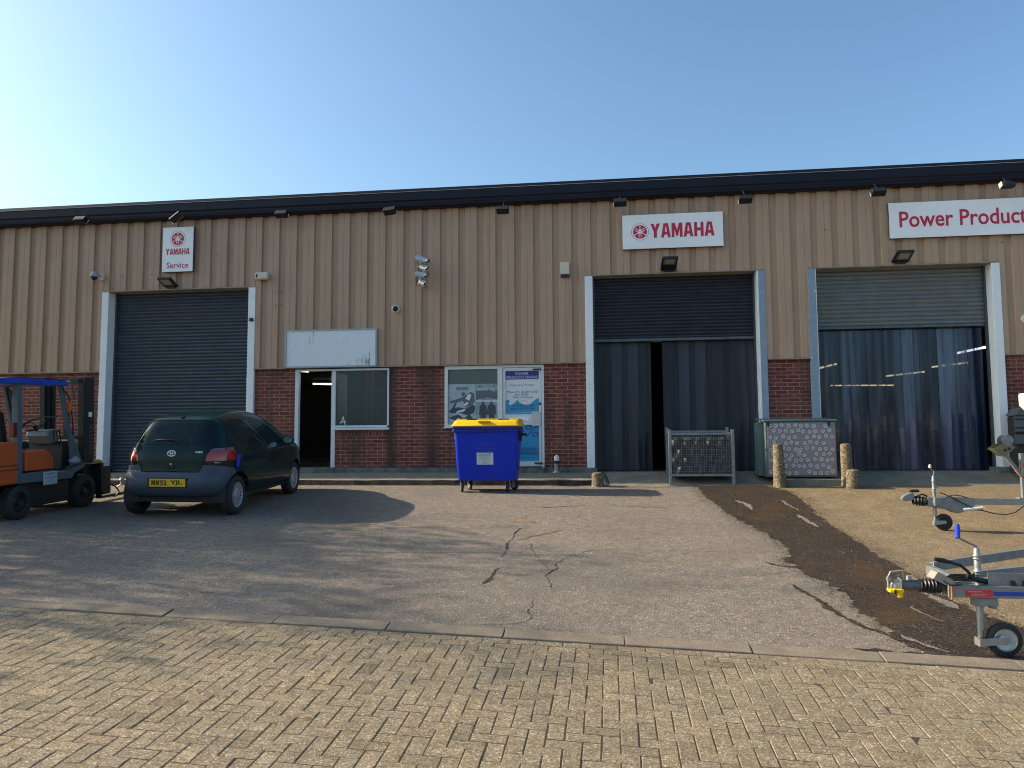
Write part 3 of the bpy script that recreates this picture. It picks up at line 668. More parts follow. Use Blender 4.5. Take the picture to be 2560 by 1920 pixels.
# workshop lights seen through the openings, plus an unseen lamp added for the rack
M_tube = emit("lit tube", (1, .93, .80), 1.6); M_tubew = emit("warm lit tube", (1, .70, .32), .9); M_tubefill = emit("added rack fill tube", (1, .9, .8), 55)
def batten(a, b, mt, n):
    t = thing("strip_light", n, "light", ((a[0]+b[0])/2, (a[1]+b[1])/2, a[2]), group="strip lights inside the units")
    d = Vector(b)-Vector(a); L_ = d.length; c = (Vector(a)+Vector(b))/2; rz = math.atan2(d.y, d.x)
    MB().obox(c+Vector((0,0,.05)), L_, .09, .05, (0,0,rz)).build("housing", M_white, t)
    MB().tube([a, b], .022, 8).build("tube", mt, t)
for a, b, mt, n in [((-8.11,9.71,2.62),(-7.2,10.2,2.62),M_tube,"lit strip light on the ceiling seen through the open entrance doorway"),
                    ((-3.3,1.7,2.68),(-2.3,1.7,2.68),M_tubefill,"unseen strip light added above the red storage rack to brighten it"),
 ((-6.9,5.3,2.62),(-6.6,5.6,2.62),M_tube,"short strip light near the top of the open entrance doorway"),
                    ((10.26,14.85,2.68),(12.64,15.19,2.68),M_tubew,"longest and farthest warm strip light seen through the clear strip curtain"),
                    ((10.97,11.05,2.68),(11.64,9.68,2.68),M_tubew,"warm strip light in the middle of the clear strip curtain"),
                    ((11.28,8.17,2.68),(11.78,7.08,2.68),M_tubew,"warm strip light between the middle one and the white one in the clear curtain"),
                    ((10.51,4.71,2.68),(10.66,3.54,2.68),M_tube,"white strip light nearest the white post behind the clear strip curtain"),
                    ((8.06,8.04,2.68),(8.24,6.81,2.68),M_tubew,"warm strip light nearest the blue grey post behind the clear strip curtain")]:
    batten(a, b, mt, n)
t = thing("storage_rack", "red storage rack standing behind the filmed office window", "rack", (-3, 1.2, -.06))
M_rack = mat("red rack", (.42, .07, .05), .5)
for x in (-3.42, -2.1):
    for y in (1.0, 1.4): MB().box(x, x+.06, y, y+.05, -.06, 2.3).build("upright", M_rack, t)
mb = MB()
for z in (.93, 1.30, 1.66): mb.box(-3.36, -2.1, 1.0, 1.04, z, z+.07).box(-3.36, -2.1, 1.41, 1.45, z, z+.07)
mb.build("beam", M_rack, t)
MB().box(-3.36,-2.1,1.0,1.45,.99,1.0).box(-3.36,-2.1,1.0,1.45,1.37,1.38).build("shelf", M_grey, t)
tag(MB().lathe((-2.9,1.2,1.0),(0,0,1),[(0,.07),(.14,.07),(.17,.03),(.20,.03),(.2,0)],14).build("plastic_bottle", M_white), "pale bottle standing on the red rack behind the filmed window", "bottle")
tag(MB().obox((-2.45,1.2,1.07),.22,.2,.14,(0,0,.3)).build("small_box", M_white, bevel=.005), "small pale box lying on the red rack behind the filmed window", "box")
# stored things inside the unit with the clear strips
t = thing("work_bench", "long pale topped bench inside the unit behind the clear strips", "bench", (8.2, 3.4, -.06))
MB().box(6.9, 10.0, 3.1, 3.8, .74, .80).build("bench_top", mat("bench top", (.50,.40,.26), .6, noise=.2), t)
MB().box(6.95, 9.95, 3.15, 3.75, .30, .34).build("lower_shelf", M_grey, t)
for x in (6.95, 9.85):
    for y in (3.15, 3.7): MB().box(x, x+.07, y, y+.06, -.06, .74).build("leg", M_grey, t)
def outboard(x, y, z, lab, mt, s=1.0):
    t = thing("outboard_motor", lab, "outboard motor", (x, y, z), group="outboard motors inside the unit")
    MB().lathe((x,y,z+.95*s),(0,0,1),[(0,.10*s),(.03*s,.17*s),(.20*s,.19*s),(.34*s,.17*s),(.42*s,.08*s),(.43*s,0)],14).build("engine_cover", mt, t)
    MB().tube([(x,y,z+.96*s),(x,y+.01,z+.3*s)],[.08*s,.05*s],8).build("leg_casing", mt, t)
    MB().lathe((x,y-.12*s,z+.2*s),(0,1,0),[(0,.01),(.05,.06*s),(.25*s,.05*s),(.33*s,.01)],10).build("gearcase", mt, t)
    MB().box(x-.22*s,x+.22*s,y-.2*s,y+.2*s,z,z+.04).box(x-.03,x+.03,y+.08,y+.14,z,z+.9*s).build("stand", M_grey, t)
M_ob = mat("outboard grey", (.16,.20,.26), .3); M_ob2 = mat("outboard black", (.02,.02,.025), .3)
outboard(6.9, 1.6, -.06, "grey outboard motor on a stand behind the clear strips beside the sticker covered box", M_ob)
outboard(7.5, 1.9, -.06, "black outboard motor on a stand behind the middle of the clear strips", M_ob2, .95)
outboard(8.35, 1.7, -.06, "black outboard motor on a stand behind the clear strips near the white post", M_ob2, 1.02)
for x, z, s_, l_ in [(7.3,.80,.34,"brown box on the bench end by the outboard motors"),(8.0,.80,.42,"largest brown box at the middle of the bench"),(9.0,.80,.30,"smaller brown box on the far end of the bench")]:
    tag(MB().box(x, x+s_, 3.2, 3.55, z, z+s_*.7).build("cardboard_box", mat("cardboard", (.34,.23,.13), .8, noise=.15), bevel=.004), l_, "box", "boxes on the bench inside the unit")
# ============================================================ SIGNS
def logo(mb, cx_, cz_, r, y, wh=1, rd=2, dk=3):
    mb.disc((cx_, cz_), r, y-.001, 40, dk); mb.disc((cx_, cz_), r*.965, y-.002, 40, wh); mb.disc((cx_, cz_), r*.80, y-.003, 40, rd)
    for k in range(3):
        a = math.pi/2 + k*2*math.pi/3; d = (math.cos(a), math.sin(a)); p = (-d[1], d[0])
        def q(u, v): return (cx_ + (d[0]*u + p[0]*v)*r, y-.0042-.0004*k, cz_ + (d[1]*u + p[1]*v)*r)
        mb.face([q(.30,-.035), q(.62,-.035), q(.66,-.085), q(.78,0), q(.66,.085), q(.62,.035), q(.30,.035)], wh)
        for s_ in (-1, 1):
            mb.face([q(.32,s_*.0), q(.26,s_*.15), q(-.62,s_*.15), q(-.66,s_*.075), q(.15,s_*.075), q(.20,0)], wh)
    mb.disc((cx_, cz_), r*.11, y-.0056, 16, wh); mb.disc((cx_, cz_), r*.055, y-.0062, 12, rd)
LET = {'Y': [[(0,1),(.34,1),(.5,.68),(.66,1),(1,1),(.66,.42),(.66,0),(.34,0),(.34,.42)]],
 'A': [[(0,0),(.30,0),(.345,.20),(.39,.40),(.47,.78),(.5,1),(.27,1)], [(1,0),(.70,0),(.655,.20),(.61,.40),(.53,.78),(.5,1),(.73,1)], [(.345,.20),(.655,.20),(.61,.40),(.39,.40)], [(.47,.78),(.53,.78),(.5,1)]],
 'M': [[(0,0),(0,1),(.31,1),(.5,.50),(.69,1),(1,1),(1,0),(.75,0),(.75,.58),(.57,.08),(.43,.08),(.25,.58),(.25,0)]],
 'H': [[(0,0),(0,1),(.31,1),(.31,.61),(.69,.61),(.69,1),(1,1),(1,0),(.69,0),(.69,.40),(.31,.40),(.31,0)]]}
def heavy(mb, word, x0, x1, z0, z1, y, mi, gap=.10):
    wd = {'Y': .98, 'A': 1.0, 'M': 1.12, 'H': .96}
    tot = sum(wd[c] for c in word) + gap*(len(word)-1); s_ = (x1-x0)/tot; x = x0
    for c in word:
        for P in LET[c]: mb.face([(x+u*wd[c]*s_, y, z0+v*(z1-z0)) for u, v in P], mi)
        x += (wd[c]+gap)*s_
SM = [M_signedge, M_sign, M_red, M_black]
def panel(name, label, x0, x1, z0, z1, yb=-.06, yf=-.145):
    t = thing(name, label, "sign", ((x0+x1)/2, yb, z0))
    MB().box(x0, x1, yb, yf+.006, z0, z1).build("sign_case", M_signedge, t, bevel=.004)
    MB().box(x0-.003, x1+.003, yf+.012, yf, z0-.003, z1+.003).build("sign_face", M_sign, t, bevel=.003)
    return t
t = panel("wall_sign", "upright white sign with red round emblem and the word Service above the left closed shutter", -7.615, -6.915, 4.25, 5.225)
mb = MB(); logo(mb, -7.268, 4.968, .178, -.145); mb.build("emblem", SM, t)
mb = MB(); heavy(mb, "YAMAHA", -7.54, -6.99, 4.62, 4.755, -.1475, 2); mb.text("Service", -7.51, -7.01, 4.325, 4.455, -.1475, 2, bold=.008); mb.build("lettering", SM, t)
t = panel("wall_sign", "wide white sign with red emblem and large red capitals above the middle roller door", 2.277, 4.243, 4.37, 5.058)
mb = MB(); logo(mb, 2.622, 4.712, .172, -.145); mb.build("emblem", SM, t)
mb = MB(); heavy(mb, "YAMAHA", 2.83, 4.075, 4.58, 4.868, -.1475, 2); mb.build("lettering", SM, t)
t = panel("wall_sign", "long white sign with red lettering reading power products above the right roller door", 7.366, 10.6, 4.39, 5.078)
mb = MB(); mb.text("Power Products", 7.546, 9.96, 4.590, 4.905, -.1475, 2, bold=.016); mb.build("lettering", SM, t)
t = thing("wall_sign", "blank weathered white sign panel over the open entrance doorway", "sign", (-3.8, -.06, 2.11))
M_blank = bpy.data.materials.new("weathered sign"); M_blank.use_nodes = True
n = M_blank.node_tree.nodes; l = M_blank.node_tree.links; b = n["Principled BSDF"]; b.inputs["Roughness"].default_value = .45
tc = n.new("ShaderNodeTexCoord"); mp = n.new("ShaderNodeMapping"); mp.inputs["Scale"].default_value = (14, 1, 2.2); l.new(tc.outputs["Object"], mp.inputs[0])
nz = n.new("ShaderNodeTexNoise"); nz.inputs["Scale"].default_value = 1.6; nz.inputs["Detail"].default_value = 8; nz.inputs["Roughness"].default_value = .7; l.new(mp.outputs[0], nz.inputs["Vector"])
n2 = n.new("ShaderNodeTexNoise"); n2.inputs["Scale"].default_value = 2.1; n2.inputs["Detail"].default_value = 2; l.new(tc.outputs["Object"], n2.inputs["Vector"])
ml = n.new("ShaderNodeMath"); ml.operation = 'MULTIPLY'; l.new(nz.outputs["Fac"], ml.inputs[0]); l.new(n2.outputs["Fac"], ml.inputs[1])
mr = n.new("ShaderNodeMapRange"); mr.inputs[1].default_value = .315; mr.inputs[2].default_value = .42; l.new(ml.outputs[0], mr.inputs[0])
mx = n.new("ShaderNodeMix"); mx.data_type = 'RGBA'; mx.inputs["A"].default_value = (.66,.72,.76,1); mx.inputs["B"].default_value = (.16,.18,.19,1); l.new(mr.outputs[0], mx.inputs["Factor"]); l.new(mx.outputs["Result"], b.inputs["Base Color"])
MB().box(-4.775,-2.84,-.062,-.10,2.14,2.885).build("sign_face", M_blank, t)
MB().box(-4.805,-2.81,-.062,-.115,2.885,2.912).box(-4.805,-2.81,-.062,-.115,2.108,2.14).box(-4.805,-4.775,-.062,-.115,2.14,2.885).box(-2.84,-2.81,-.062,-.115,2.14,2.885).build("sign_frame", mat("aluminium edging", (.32,.34,.35), .45, .4, noise=.15), t)
# posters behind the window pane, notices on the door
PM = [mat("poster pale", (.34,.43,.47), .5, noise=.18, nscale=6), mat("poster dark", (.045,.056,.072), .5), mat("poster mid", (.09,.12,.15), .5), mat("poster white", (.60,.66,.68), .5), mat("poster sea", (.22,.30,.35), .5, noise=.35, nscale=18)]
t = thing("poster", "grey blue poster of a rider leaning on a jet ski headed safe and brave", "poster", (-1.03, -.0, .9))
MB().box(-1.322,-.752,.020,.026,.897,1.722).build("sheet", PM[0], t)
mb = MB(); Y_ = .018
mb.text("SAFE & BRAVE", -1.16, -.91, 1.60, 1.665, Y_, 1, bold=.02, slant=.12)
mb.face([(-1.32,Y_,1.03),(-1.12,Y_,1.10),(-1.0,Y_,1.02),(-.88,Y_,1.10),(-.80,Y_,1.0),(-.755,Y_,.90),(-1.1,Y_,.90),(-1.2,Y_,.99)], 1)
mb.face([(-1.27,Y_-.0021,1.20),(-1.19,Y_-.0021,1.235),(-1.14,Y_-.0021,1.34),(-1.17,Y_-.0021,1.345),(-1.23,Y_-.0021,1.25)], 1)
mb.face([(-1.16,Y_-.0024,1.13),(-1.0,Y_-.0024,1.16),(-.93,Y_-.0024,1.22),(-1.02,Y_-.0024,1.20),(-1.14,Y_-.0024,1.17)], 3)
mb.face([(-.98,Y_-.0026,1.20),(-.86,Y_-.0026,1.24),(-.84,Y_-.0026,1.14),(-.90,Y_-.0026,1.10),(-.94,Y_-.0026,1.15)], 1)
mb.face([(-1.32,Y_,1.17),(-1.25,Y_,1.22),(-1.12,Y_,1.25),(-.98,Y_,1.22),(-.80,Y_,1.30),(-.76,Y_,1.24),(-.79,Y_,1.13),(-.92,Y_,1.08),(-1.10,Y_,1.14),(-1.25,Y_,1.12)], 1)
mb.face([(-1.30,Y_-.0016,1.37),(-1.12,Y_-.0016,1.42),(-1.0,Y_-.0016,1.47),(-.97,Y_-.0016,1.40),(-1.08,Y_-.0016,1.36),(-1.28,Y_-.0016,1.33)], 2)
mb.face([(-1.06,Y_-.001,1.42),(-.96,Y_-.001,1.49),(-.86,Y_-.001,1.56),(-.79,Y_-.001,1.53),(-.77,Y_-.001,1.36),(-.84,Y_-.001,1.28),(-.97,Y_-.001,1.25),(-1.0,Y_-.001,1.34)], 2)
mb.face([(-.97,Y_-.0032,1.42),(-.90,Y_-.0032,1.52),(-.84,Y_-.0032,1.50),(-.88,Y_-.0032,1.38)], 3)
mb.disc((-1.01,1.515), .042, Y_-.002, 14, 2); mb.face([(-1.0,Y_-.003,1.30),(-.93,Y_-.003,1.36),(-.90,Y_-.003,1.33),(-.96,Y_-.003,1.27)], 3)
mb.face([(-1.22,Y_-.001,.95),(-1.12,Y_-.001,1.03),(-1.06,Y_-.001,.98),(-1.14,Y_-.001,.90)], 3)
mb.build("print", PM, t)
t = thing("poster", "dark grey poster of two figures in wetsuits walking away headed embrace the cold", "poster", (-.53, 0, .9))
MB().box(-.745,-.300,.020,.026,.897,1.722).build("sheet", PM[4], t)
mb = MB()
mb.face([(-.744,Y_,1.40),(-.744,Y_,1.62),(-.66,Y_,1.66),(-.58,Y_,1.58),(-.46,Y_,1.62),(-.38,Y_,1.55),(-.301,Y_,1.60),(-.301,Y_,1.40),(-.5,Y_,1.44)], 2)
mb.face([(-.744,Y_-.001,1.385),(-.301,Y_-.001,1.375),(-.301,Y_-.001,1.345),(-.744,Y_-.001,1.36)], 3)
mb.text("EMBRACE THE COLD", -.735, -.38, 1.585, 1.64, Y_-.002, 3, bold=.02, slant=.1)
for c_, w_ in ((-.60,.068),(-.425,.078)):
    mb.disc((c_, 1.335), .027, Y_-.003, 14, 1)
    mb.face([(c_-.02,Y_-.002,1.31),(c_+.02,Y_-.002,1.31),(c_+w_,Y_-.002,1.27),(c_+w_+.015,Y_-.002,1.10),(c_+w_-.012,Y_-.002,1.08),(c_+.05,Y_-.002,1.2),(c_+.055,Y_-.002,1.05),(c_+.05,Y_-.002,.905),(c_+.015,Y_-.002,.905),(c_,Y_-.002,1.05),(c_-.02,Y_-.002,.905),(c_-.055,Y_-.002,.905),(c_-.055,Y_-.002,1.06),(c_-.05,Y_-.002,1.2),(c_-w_+.012,Y_-.002,1.08),(c_-w_-.015,Y_-.002,1.10),(c_-w_,Y_-.002,1.27)], 1)
mb.build("print", PM, t)
DM = [mat("notice white", (.62,.66,.70), .45), mat("notice navy", (.015,.03,.20), .45), mat("notice blue", (.025,.26,.50), .45), mat("notice ink", (.03,.035,.06), .5), mat("notice lilac", (.42,.42,.66), .5), mat("notice deep blue", (.012,.075,.30), .45), mat("notice teal", (.02,.20,.36), .45)]
t = thing("door_notice", "white and blue opening times notice on the upper panel of the office door", "notice", (.2, -.0, 1.09))
MB().box(-.134,.546,.020,.026,1.09,1.968).build("sheet", DM[0], t)
mb = MB(); y = .018
mb.face([(-.134,y,1.80),(.546,y,1.80),(.546,y,1.968),(-.134,y,1.968)], 1)
mb.text("POWER", .07, .34, 1.885, 1.945, y-.001, 4, bold=.02); mb.text("PRODUCTS MARINE", -.115, .53, 1.815, 1.872, y-.001, 4, bold=.02)
for s_, a, b, z in [("Opening Times",-.05,.45,1.66),("Mon-Fri 8.30-6.00",-.11,.52,1.525),("Sat 9.00",.05,.33,1.472),("Sun Closed",.02,.41,1.418)]: mb.text(s_, a, b, z, z+.042, y, 3, bold=.0)
wv = [(-.134,1.09)] + [(-.134,1.36),(-.11,1.385),(-.07,1.38),(-.045,1.35),(-.06,1.325),(-.09,1.33)] + [(-.04,1.275),(.02,1.30),(.09,1.37),(.14,1.405),(.13,1.35),(.2,1.30),(.28,1.275),(.36,1.29),(.43,1.35),(.50,1.405),(.546,1.41)] + [(.546,1.09)]
mb.face([(a, y, b) for a, b in wv], 2)
mb.face([(.13,y-.0008,1.34),(.33,y-.0008,1.33),(.33,y-.0008,1.40),(.13,y-.0008,1.40)], 0); mb.text("closed bank", .16, .29, 1.37, 1.385, y-.0016, 3)
mb.text("Tel 01634 711267", -.02, .45, 1.245, 1.29, y-.001, 3, bold=.018); mb.text("Fax 01634 715942", -.02, .46, 1.185, 1.228, y-.001, 3, bold=.018); mb.text("www.powerproductsmarine", -.11, .42, 1.105, 1.13, y-.001, 0, bold=.01)
mb.build("print", DM, t)
t = thing("door_notice", "bright blue finance notice on the lower panel of the office door", "notice", (.2, -.0, .14))
MB().box(-.134,.546,.020,.026,.142,.873).build("sheet", DM[2], t)
mb = MB(); mb.text("0%", .0, .53, .63, .87, y, 5, bold=.0, slant=.15); mb.ring((.02,.60), .13, .19, y-.001, 24, 5, .9)
mb.face([(-.134,y-.0012,.27),(.546,y-.0012,.27),(.546,y-.0012,.43),(-.134,y-.0012,.43)], 6)
mb.text("Finance", -.06, .47, .36, .42, y-.002, 5, bold=.02); mb.text("available", -.12, .51, .283, .343, y-.002, 5, bold=.02); mb.text("subject to status please ask for details", -.1, .45, .20, .235, y-.001, 5)
mb.build("print", DM, t)
# ============================================================ SMALL LAMPS UNDER THE GUTTER, FLOODLIGHTS, CAMERAS
SP = [(-9.296,5.50,-9.347,5.395,0,"small black sign lamp under the gutter, leftmost of the nine lamps"),
 (-7.134,5.49,-7.152,5.355,1,"tilted black sign lamp under the gutter above the upright service sign"),
 (-4.775,5.47,-4.786,5.322,0,"small black sign lamp under the gutter, third from the left end"),
 (-2.428,5.455,-2.455,5.288,2,"small black sign lamp under the gutter above the blank sign, fourth from the left end"),
 (-.106,5.45,-.112,5.202,0,"small black sign lamp under the gutter above the grey blue poster window"),
 (2.213,5.46,2.234,5.246,0,"small black sign lamp under the gutter by the left corner of the wide emblem sign"),
 (4.602,5.46,4.635,5.197,0,"small black sign lamp under the gutter by the right corner of the wide emblem sign"),
 (7.045,5.46,7.085,5.224,0,"small black sign lamp under the gutter at the left corner of the power products sign"),
 (9.382,5.46,9.375,5.238,3,"rounded black sign lamp above the power products sign, rightmost of the lamps")]
M_lens = mat("lamp glass", (.42,.42,.36), .2)
for i, (kx, kz, bx, bz, mode, lab) in enumerate(SP):
    t = thing("sign_lamp", lab, "lamp", (kx, -.06, kz), group="small lamps along the gutter")
    MB().lathe((kx,-.06,kz),(0,-1,0),[(0,.035),(.03,.035),(.04,.02),(.04,0)],12).build("wall_mount", M_black, t)
    MB().tube([(kx,-.09,kz),(kx+(bx-kx)*.4,-.26,kz-.02),(bx,-.45,bz+.04)], .010, 6).build("arm", M_black, t)
    rot = {0:(-.55,0,0), 1:(-.9,-.75,.3), 2:(-.55,-.12,0), 3:(-.3,0,.1)}[mode]
    from mathutils import Euler
    E_ = Matrix.Translation((bx,-.45,bz)) @ Euler(rot).to_matrix().to_4x4()
    if mode == 3:
        mb = MB(); mb.X = E_; mb.lathe((-.13,0,0),(1,0,0),[(0,.05),(.03,.075),(.2,.075),(.26,.04),(.26,0)],14).build("lamp_body", M_black, t)
    else:
        mb = MB(); mb.X = E_; mb.prism([(-.065,-.07),(.06,-.05),(.06,.05),(-.065,.07)], lambda u, v, d: (d, v, u), -.125, .125); mb.build("lamp_body", M_black, t, bevel=.006)
    mb = MB(); mb.X = E_; mb.box(-.13,.13,.066,.076,-.06,.06) if mode != 3 else mb.box(-.14,-.125,-.05,.05,-.05,.05); mb.build("lens", M_lens, t, bevel=.003)
for x, d, lab, rz in [(-7.435,.36,"square black floodlight tilted over the closed blue grey shutter",0),(3.167,.56,"square black floodlight tilted over the dark middle shutter",0),(7.547,.40,"square black floodlight tilted over the green grey shutter",0)]:
    t = thing("floodlight", lab, "floodlight", (x, -.06, 3.9), group="floodlights over the roller doors")
    a = math.atan2(.155, d); L_ = math.hypot(.155, d); 
    E_ = Matrix.Translation((x+.0, -.02, 3.895)) @ Matrix.Rotation(-a, 4, 'X')
    mb = MB(); mb.X = E_; mb.box(-.155,.155,-L_,-.06,.0,.05); mb.build("lamp_body", M_black, t, bevel=.012)
    for i in range(6):
        mb = MB(); mb.X = E_; mb.box(-.13+i*.048,-.122+i*.048,-L_+.06,-.12,.05,.075)
        if i == 0: fins = mb
        else: fins.v += []; fins.X = E_; fins.box(-.13+i*.048,-.122+i*.048,-L_+.06,-.12,.05,.075)
    fins.build("cooling_fin", M_black, t)
    mb = MB(); mb.X = E_; mb.box(-.125,.125,-L_+.02,-L_+.02+min(.24,L_*.62),-.004,.002); mb.build("reflector", mat("flood reflector", (.10,.10,.09), .3), t)
    mb = MB(); mb.X = E_; mb.box(-.09,.09,-L_+.05,-L_+.05+min(.17,L_*.45),-.008,-.003); mb.build("lens", mat("flood lens", (.34,.31,.22), .25), t)
    MB().box(x-.1,x+.1,-.10,-.055,3.90,3.97).build("bracket", M_black, t)
t = thing("dome_camera", "pale dome camera on a wall arm up by the left shutter's outer corner", "camera", (-9.07, -.06, 4.2))
MB().obox((-9.05,-.09,4.19),.09,.06,.14).build("wall_mount", M_cream, t, bevel=.006)
MB().tube([(-9.05,-.09,4.21),(-9.11,-.2,4.23)], .03, 10).build("arm", M_grey, t)
MB().lathe((-9.13,-.24,4.27),(0,0,-1),[(-.03,.0),(-.02,.03),(.0,.06),(.04,.085),(.09,.085),(.10,.07)],20).build("housing", M_grey, t)
MB().lathe((-9.13,-.24,4.17),(0,0,-1),[(0,.07),(.04,.055),(.065,.03),(.072,0)],18).build("dome", M_black, t)
t = thing("siren_box", "rounded cream sounder box by the top right corner of the left shutter", "siren", (-5.35, -.06, 4.09))
MB().box(-5.49,-5.20,-.058,-.17,4.01,4.17).build("housing", M_cream, t, bevel=.035, seg=3)
MB().disc((-5.44,4.09), .045, -.1715, 18, rx=.022).build("speaker_grille", M_black, t)
t = thing("dome_camera", "small round white dome camera flush on the cladding above the blank sign's right end", "camera", (-2.42, -.06, 3.306))
MB().lathe((-2.42,-.058,3.306),(0,-1,0),[(0,.088),(.035,.085),(.055,.06)],24).build("housing", M_cream, t)
MB().lathe((-2.42,-.112,3.306),(0,-1,0),[(0,.058),(.035,.045),(.055,.02),(.057,0)],18).build("dome", M_black, t)
t = thing("alarm_box", "upright cream alarm box on the cladding beside the middle roller door", "alarm box", (1.107, -.06, 3.86))
MB().box(1.018,1.198,-.058,-.15,3.905,4.155).build("cover", M_cream, t, bevel=.012)
MB().box(1.022,1.194,-.058,-.145,3.855,3.905).build("base_strip", M_black, t, bevel=.006)
t = thing("dome_camera", "cream ringed dome camera at the far right edge beside the right roller door", "camera", (9.73, -.06, 2.771))
MB().lathe((9.745,-.058,2.771),(0,-1,0),[(0,.095),(.04,.092),(.06,.066)],24).build("housing", M_cream, t)
MB().lathe((9.745,-.118,2.771),(0,-1,0),[(0,.064),(.04,.05),(.06,.02),(.062,0)],18).build("dome", M_black, t)
t = thing("sensor_box", "little black sensor fixed to the white post right of the left shutter", "sensor", (-5.59, -.07, 3.16))
MB().prism([(-.045,-.03),(-.03,.03),(.03,.04),(.05,.0),(.045,-.035)], lambda u, v, d: (-5.582+u, d, 3.165+v), -.068, -.11).build("cover", M_black, t, bevel=.004)
# four bullet cameras
def bullet(a, b, r, mt, lab, slot, k):
    a = Vector(a); b = Vector(b); ax = (b-a).normalized(); L_ = (b-a).length
    t = thing("bullet_camera", lab, "camera", tuple(a), group="cluster of bullet cameras on the cladding")
    MB().lathe(a, ax, [(0,0),(.0,r*.8),(.02,r),(L_-.02,r),(L_-.02,r*.8),(L_-.035,r*.8),(L_-.035,0)], 18).build("housing", mt, t)
    # sun hood: half shell over the housing
    up = Vector((0,0,1)); up = (up - ax*up.dot(ax)).normalized(); sd_ = ax.cross(up); vs_ = []
    for i in range(13):
        th = math.pi*(i/12)*1.1 - .05*math.pi
        for h in (.0, L_+.03): vs_.append(a + ax*h + (sd_*math.cos(th) + up*math.sin(th))*(r*1.13))
    MB().add(vs_, [(2*i, 2*i+1, 2*i+3, 2*i+2) for i in range(12)], 0, True).build("sun_hood", mt, t, recalc=False)
    if slot:
        c = a + ax*(L_*.5) + Vector((0,-1,0))*r*1.06 + up*r*.45
        MB().tube([c-ax*L_*.36, c+ax*L_*.36], .009, 6).build("slot", M_black, t)
    MB().lathe(b - ax*.03, ax, [(0,0),(0,r*.74),(.012,r*.6),(.013,0)], 16).build("lens", M_black, t)
    w0 = Vector((a.x+.02, -.06, a.z-.16 if not slot else a.z-.04)); mid = a + ax*L_*.45 - up*r
    MB().lathe(w0, (0,-1,0), [(0,.04),(.02,.04),(.03,.015)], 12).tube([w0, w0+Vector((.01,-.09,-.01)), mid+Vector((0,.0,-.03)), mid], .016, 8).build("bracket", M_cream, t)
M_weath = mat("peeled camera paint", (.30,.38,.44), .55, noise=.2, nscale=20, dirt=(.14,.19,.25), dscale=30, dirtlo=.5, dirthi=.6)
M_cam = mat("camera white", (.58,.60,.62), .4)
bullet((-1.94,-.26,4.33),(-1.69,-.34,4.22), .055, M_weath, "mottled blue white bullet camera, topmost of the four", False, 0)
bullet((-1.84,-.24,4.12),(-1.69,-.34,4.07), .048, M_cam, "plain white bullet camera with black stripe just under the topmost mottled one", True, 1)
bullet((-1.94,-.26,3.985),(-1.705,-.34,3.92), .055, M_weath, "mottled blue white bullet camera, third one down the cluster", False, 2)
bullet((-1.86,-.24,3.83),(-1.74,-.34,3.75), .046, M_cam, "plain white bullet camera with black stripe, lowest of the four", True, 3)
t = thing("loose_cable", "dark looped cables hanging beside the bullet cameras", "cable", (-1.95, -.08, 4.0))
MB().tube([(-1.98,-.08,4.28),(-1.93,-.1,4.24),(-1.94,-.09,4.10),(-1.95,-.08,4.0),(-1.99,-.08,3.93),(-1.98,-.08,3.88),(-1.93,-.08,3.86)], .007, 5).tube([(-1.93,-.08,4.2),(-1.90,-.1,4.12),(-1.87,-.09,4.05),(-1.9,-.08,3.98),(-1.98,-.08,3.85),(-1.98,-.08,3.78)], .006, 5).build("cable", M_black, t)
# ============================================================ VENT PIPE, BOLLARDS
t = thing("vent_pipe", "short upright grey pipe with pale cap at the foot of the brick wall", "pipe", (.893, -.12, -.09))
MB().tube([(.893,-.12,-.1),(.893,-.12,.12)], .035, 12).lathe((.893,-.12,-.09),(0,0,1),[(0,.07),(.02,.065),(.04,.036)],14).build("pipe", M_grey, t)
MB().lathe((.902,-.12,.11),(0,0,1),[(0,.05),(.1,.052),(.13,.045),(.155,.02),(.158,0)],16).build("cap", mat("pipe cap white", (.6,.63,.65), .4), t)
MB().lathe((.902,-.12,.10),(0,0,1),[(0,.053),(.05,.056),(.051,.05)],16).build("collar", M_black, t)
M_agg = groundmat("exposed aggregate", [(.060,.045,.028),(.16,.125,.078),(.30,.25,.165)], 80, 14, 1.2, .85, big=(.10,.085,.06), bigs=6, blo=.55, bhi=.8, speck=(.6,.53,.4))
def post(name, lab, x, y, h, r0, r1, lean=(0,0), dome=.3, seed=0, zb=None):
    rn = random.Random(seed); n = 20; zb = gz(x, y) if zb is None else zb; mb = MB(); rows = 14; vs_ = []
    pr = [(-.05, r0*1.12), (0, r0*1.08)] + [(h*i/rows, r0+(r1-r0)*i/rows) for i in range(1, rows)] + [(h-.03, r1), (h-.012, r1*.93), (h, r1*(1-dome)), (h+.008, 0.002)]
    for hh, r in pr:
        for j in range(n):
            a = 2*math.pi*j/n; q = r*(1+rn.uniform(-.035,.035)) if r > .01 else r
            vs_.append((x+lean[0]*hh+math.cos(a)*q, y+lean[1]*hh+math.sin(a)*q, zb+hh))
    fs = [(i*n+j, i*n+(j+1) % n, (i+1)*n+(j+1) % n, (i+1)*n+j) for i in range(len(pr)-1) for j in range(n)]
    o = mb.add(vs_, fs, 0, True).build(name, M_agg)
    return tag(o, lab, "bollard", "concrete bollards by the roller doors")
post("bollard", "broken off low bollard stump with bent bars, in front of the middle door post", 1.722, -1.02, .255, .113, .105, seed=1, dome=.25)
post("bollard", "tall upright pebbled bollard at the corner of the sticker covered box", 4.975, -1.06, .765, .112, .087, lean=(-.02,0), seed=2, dome=.12)
post("bollard", "tall leaning pebbled bollard between the sticker covered box and the clear curtain", 6.165, -.98, .76, .105, .090, lean=(-.02,.02), seed=3, dome=.15)
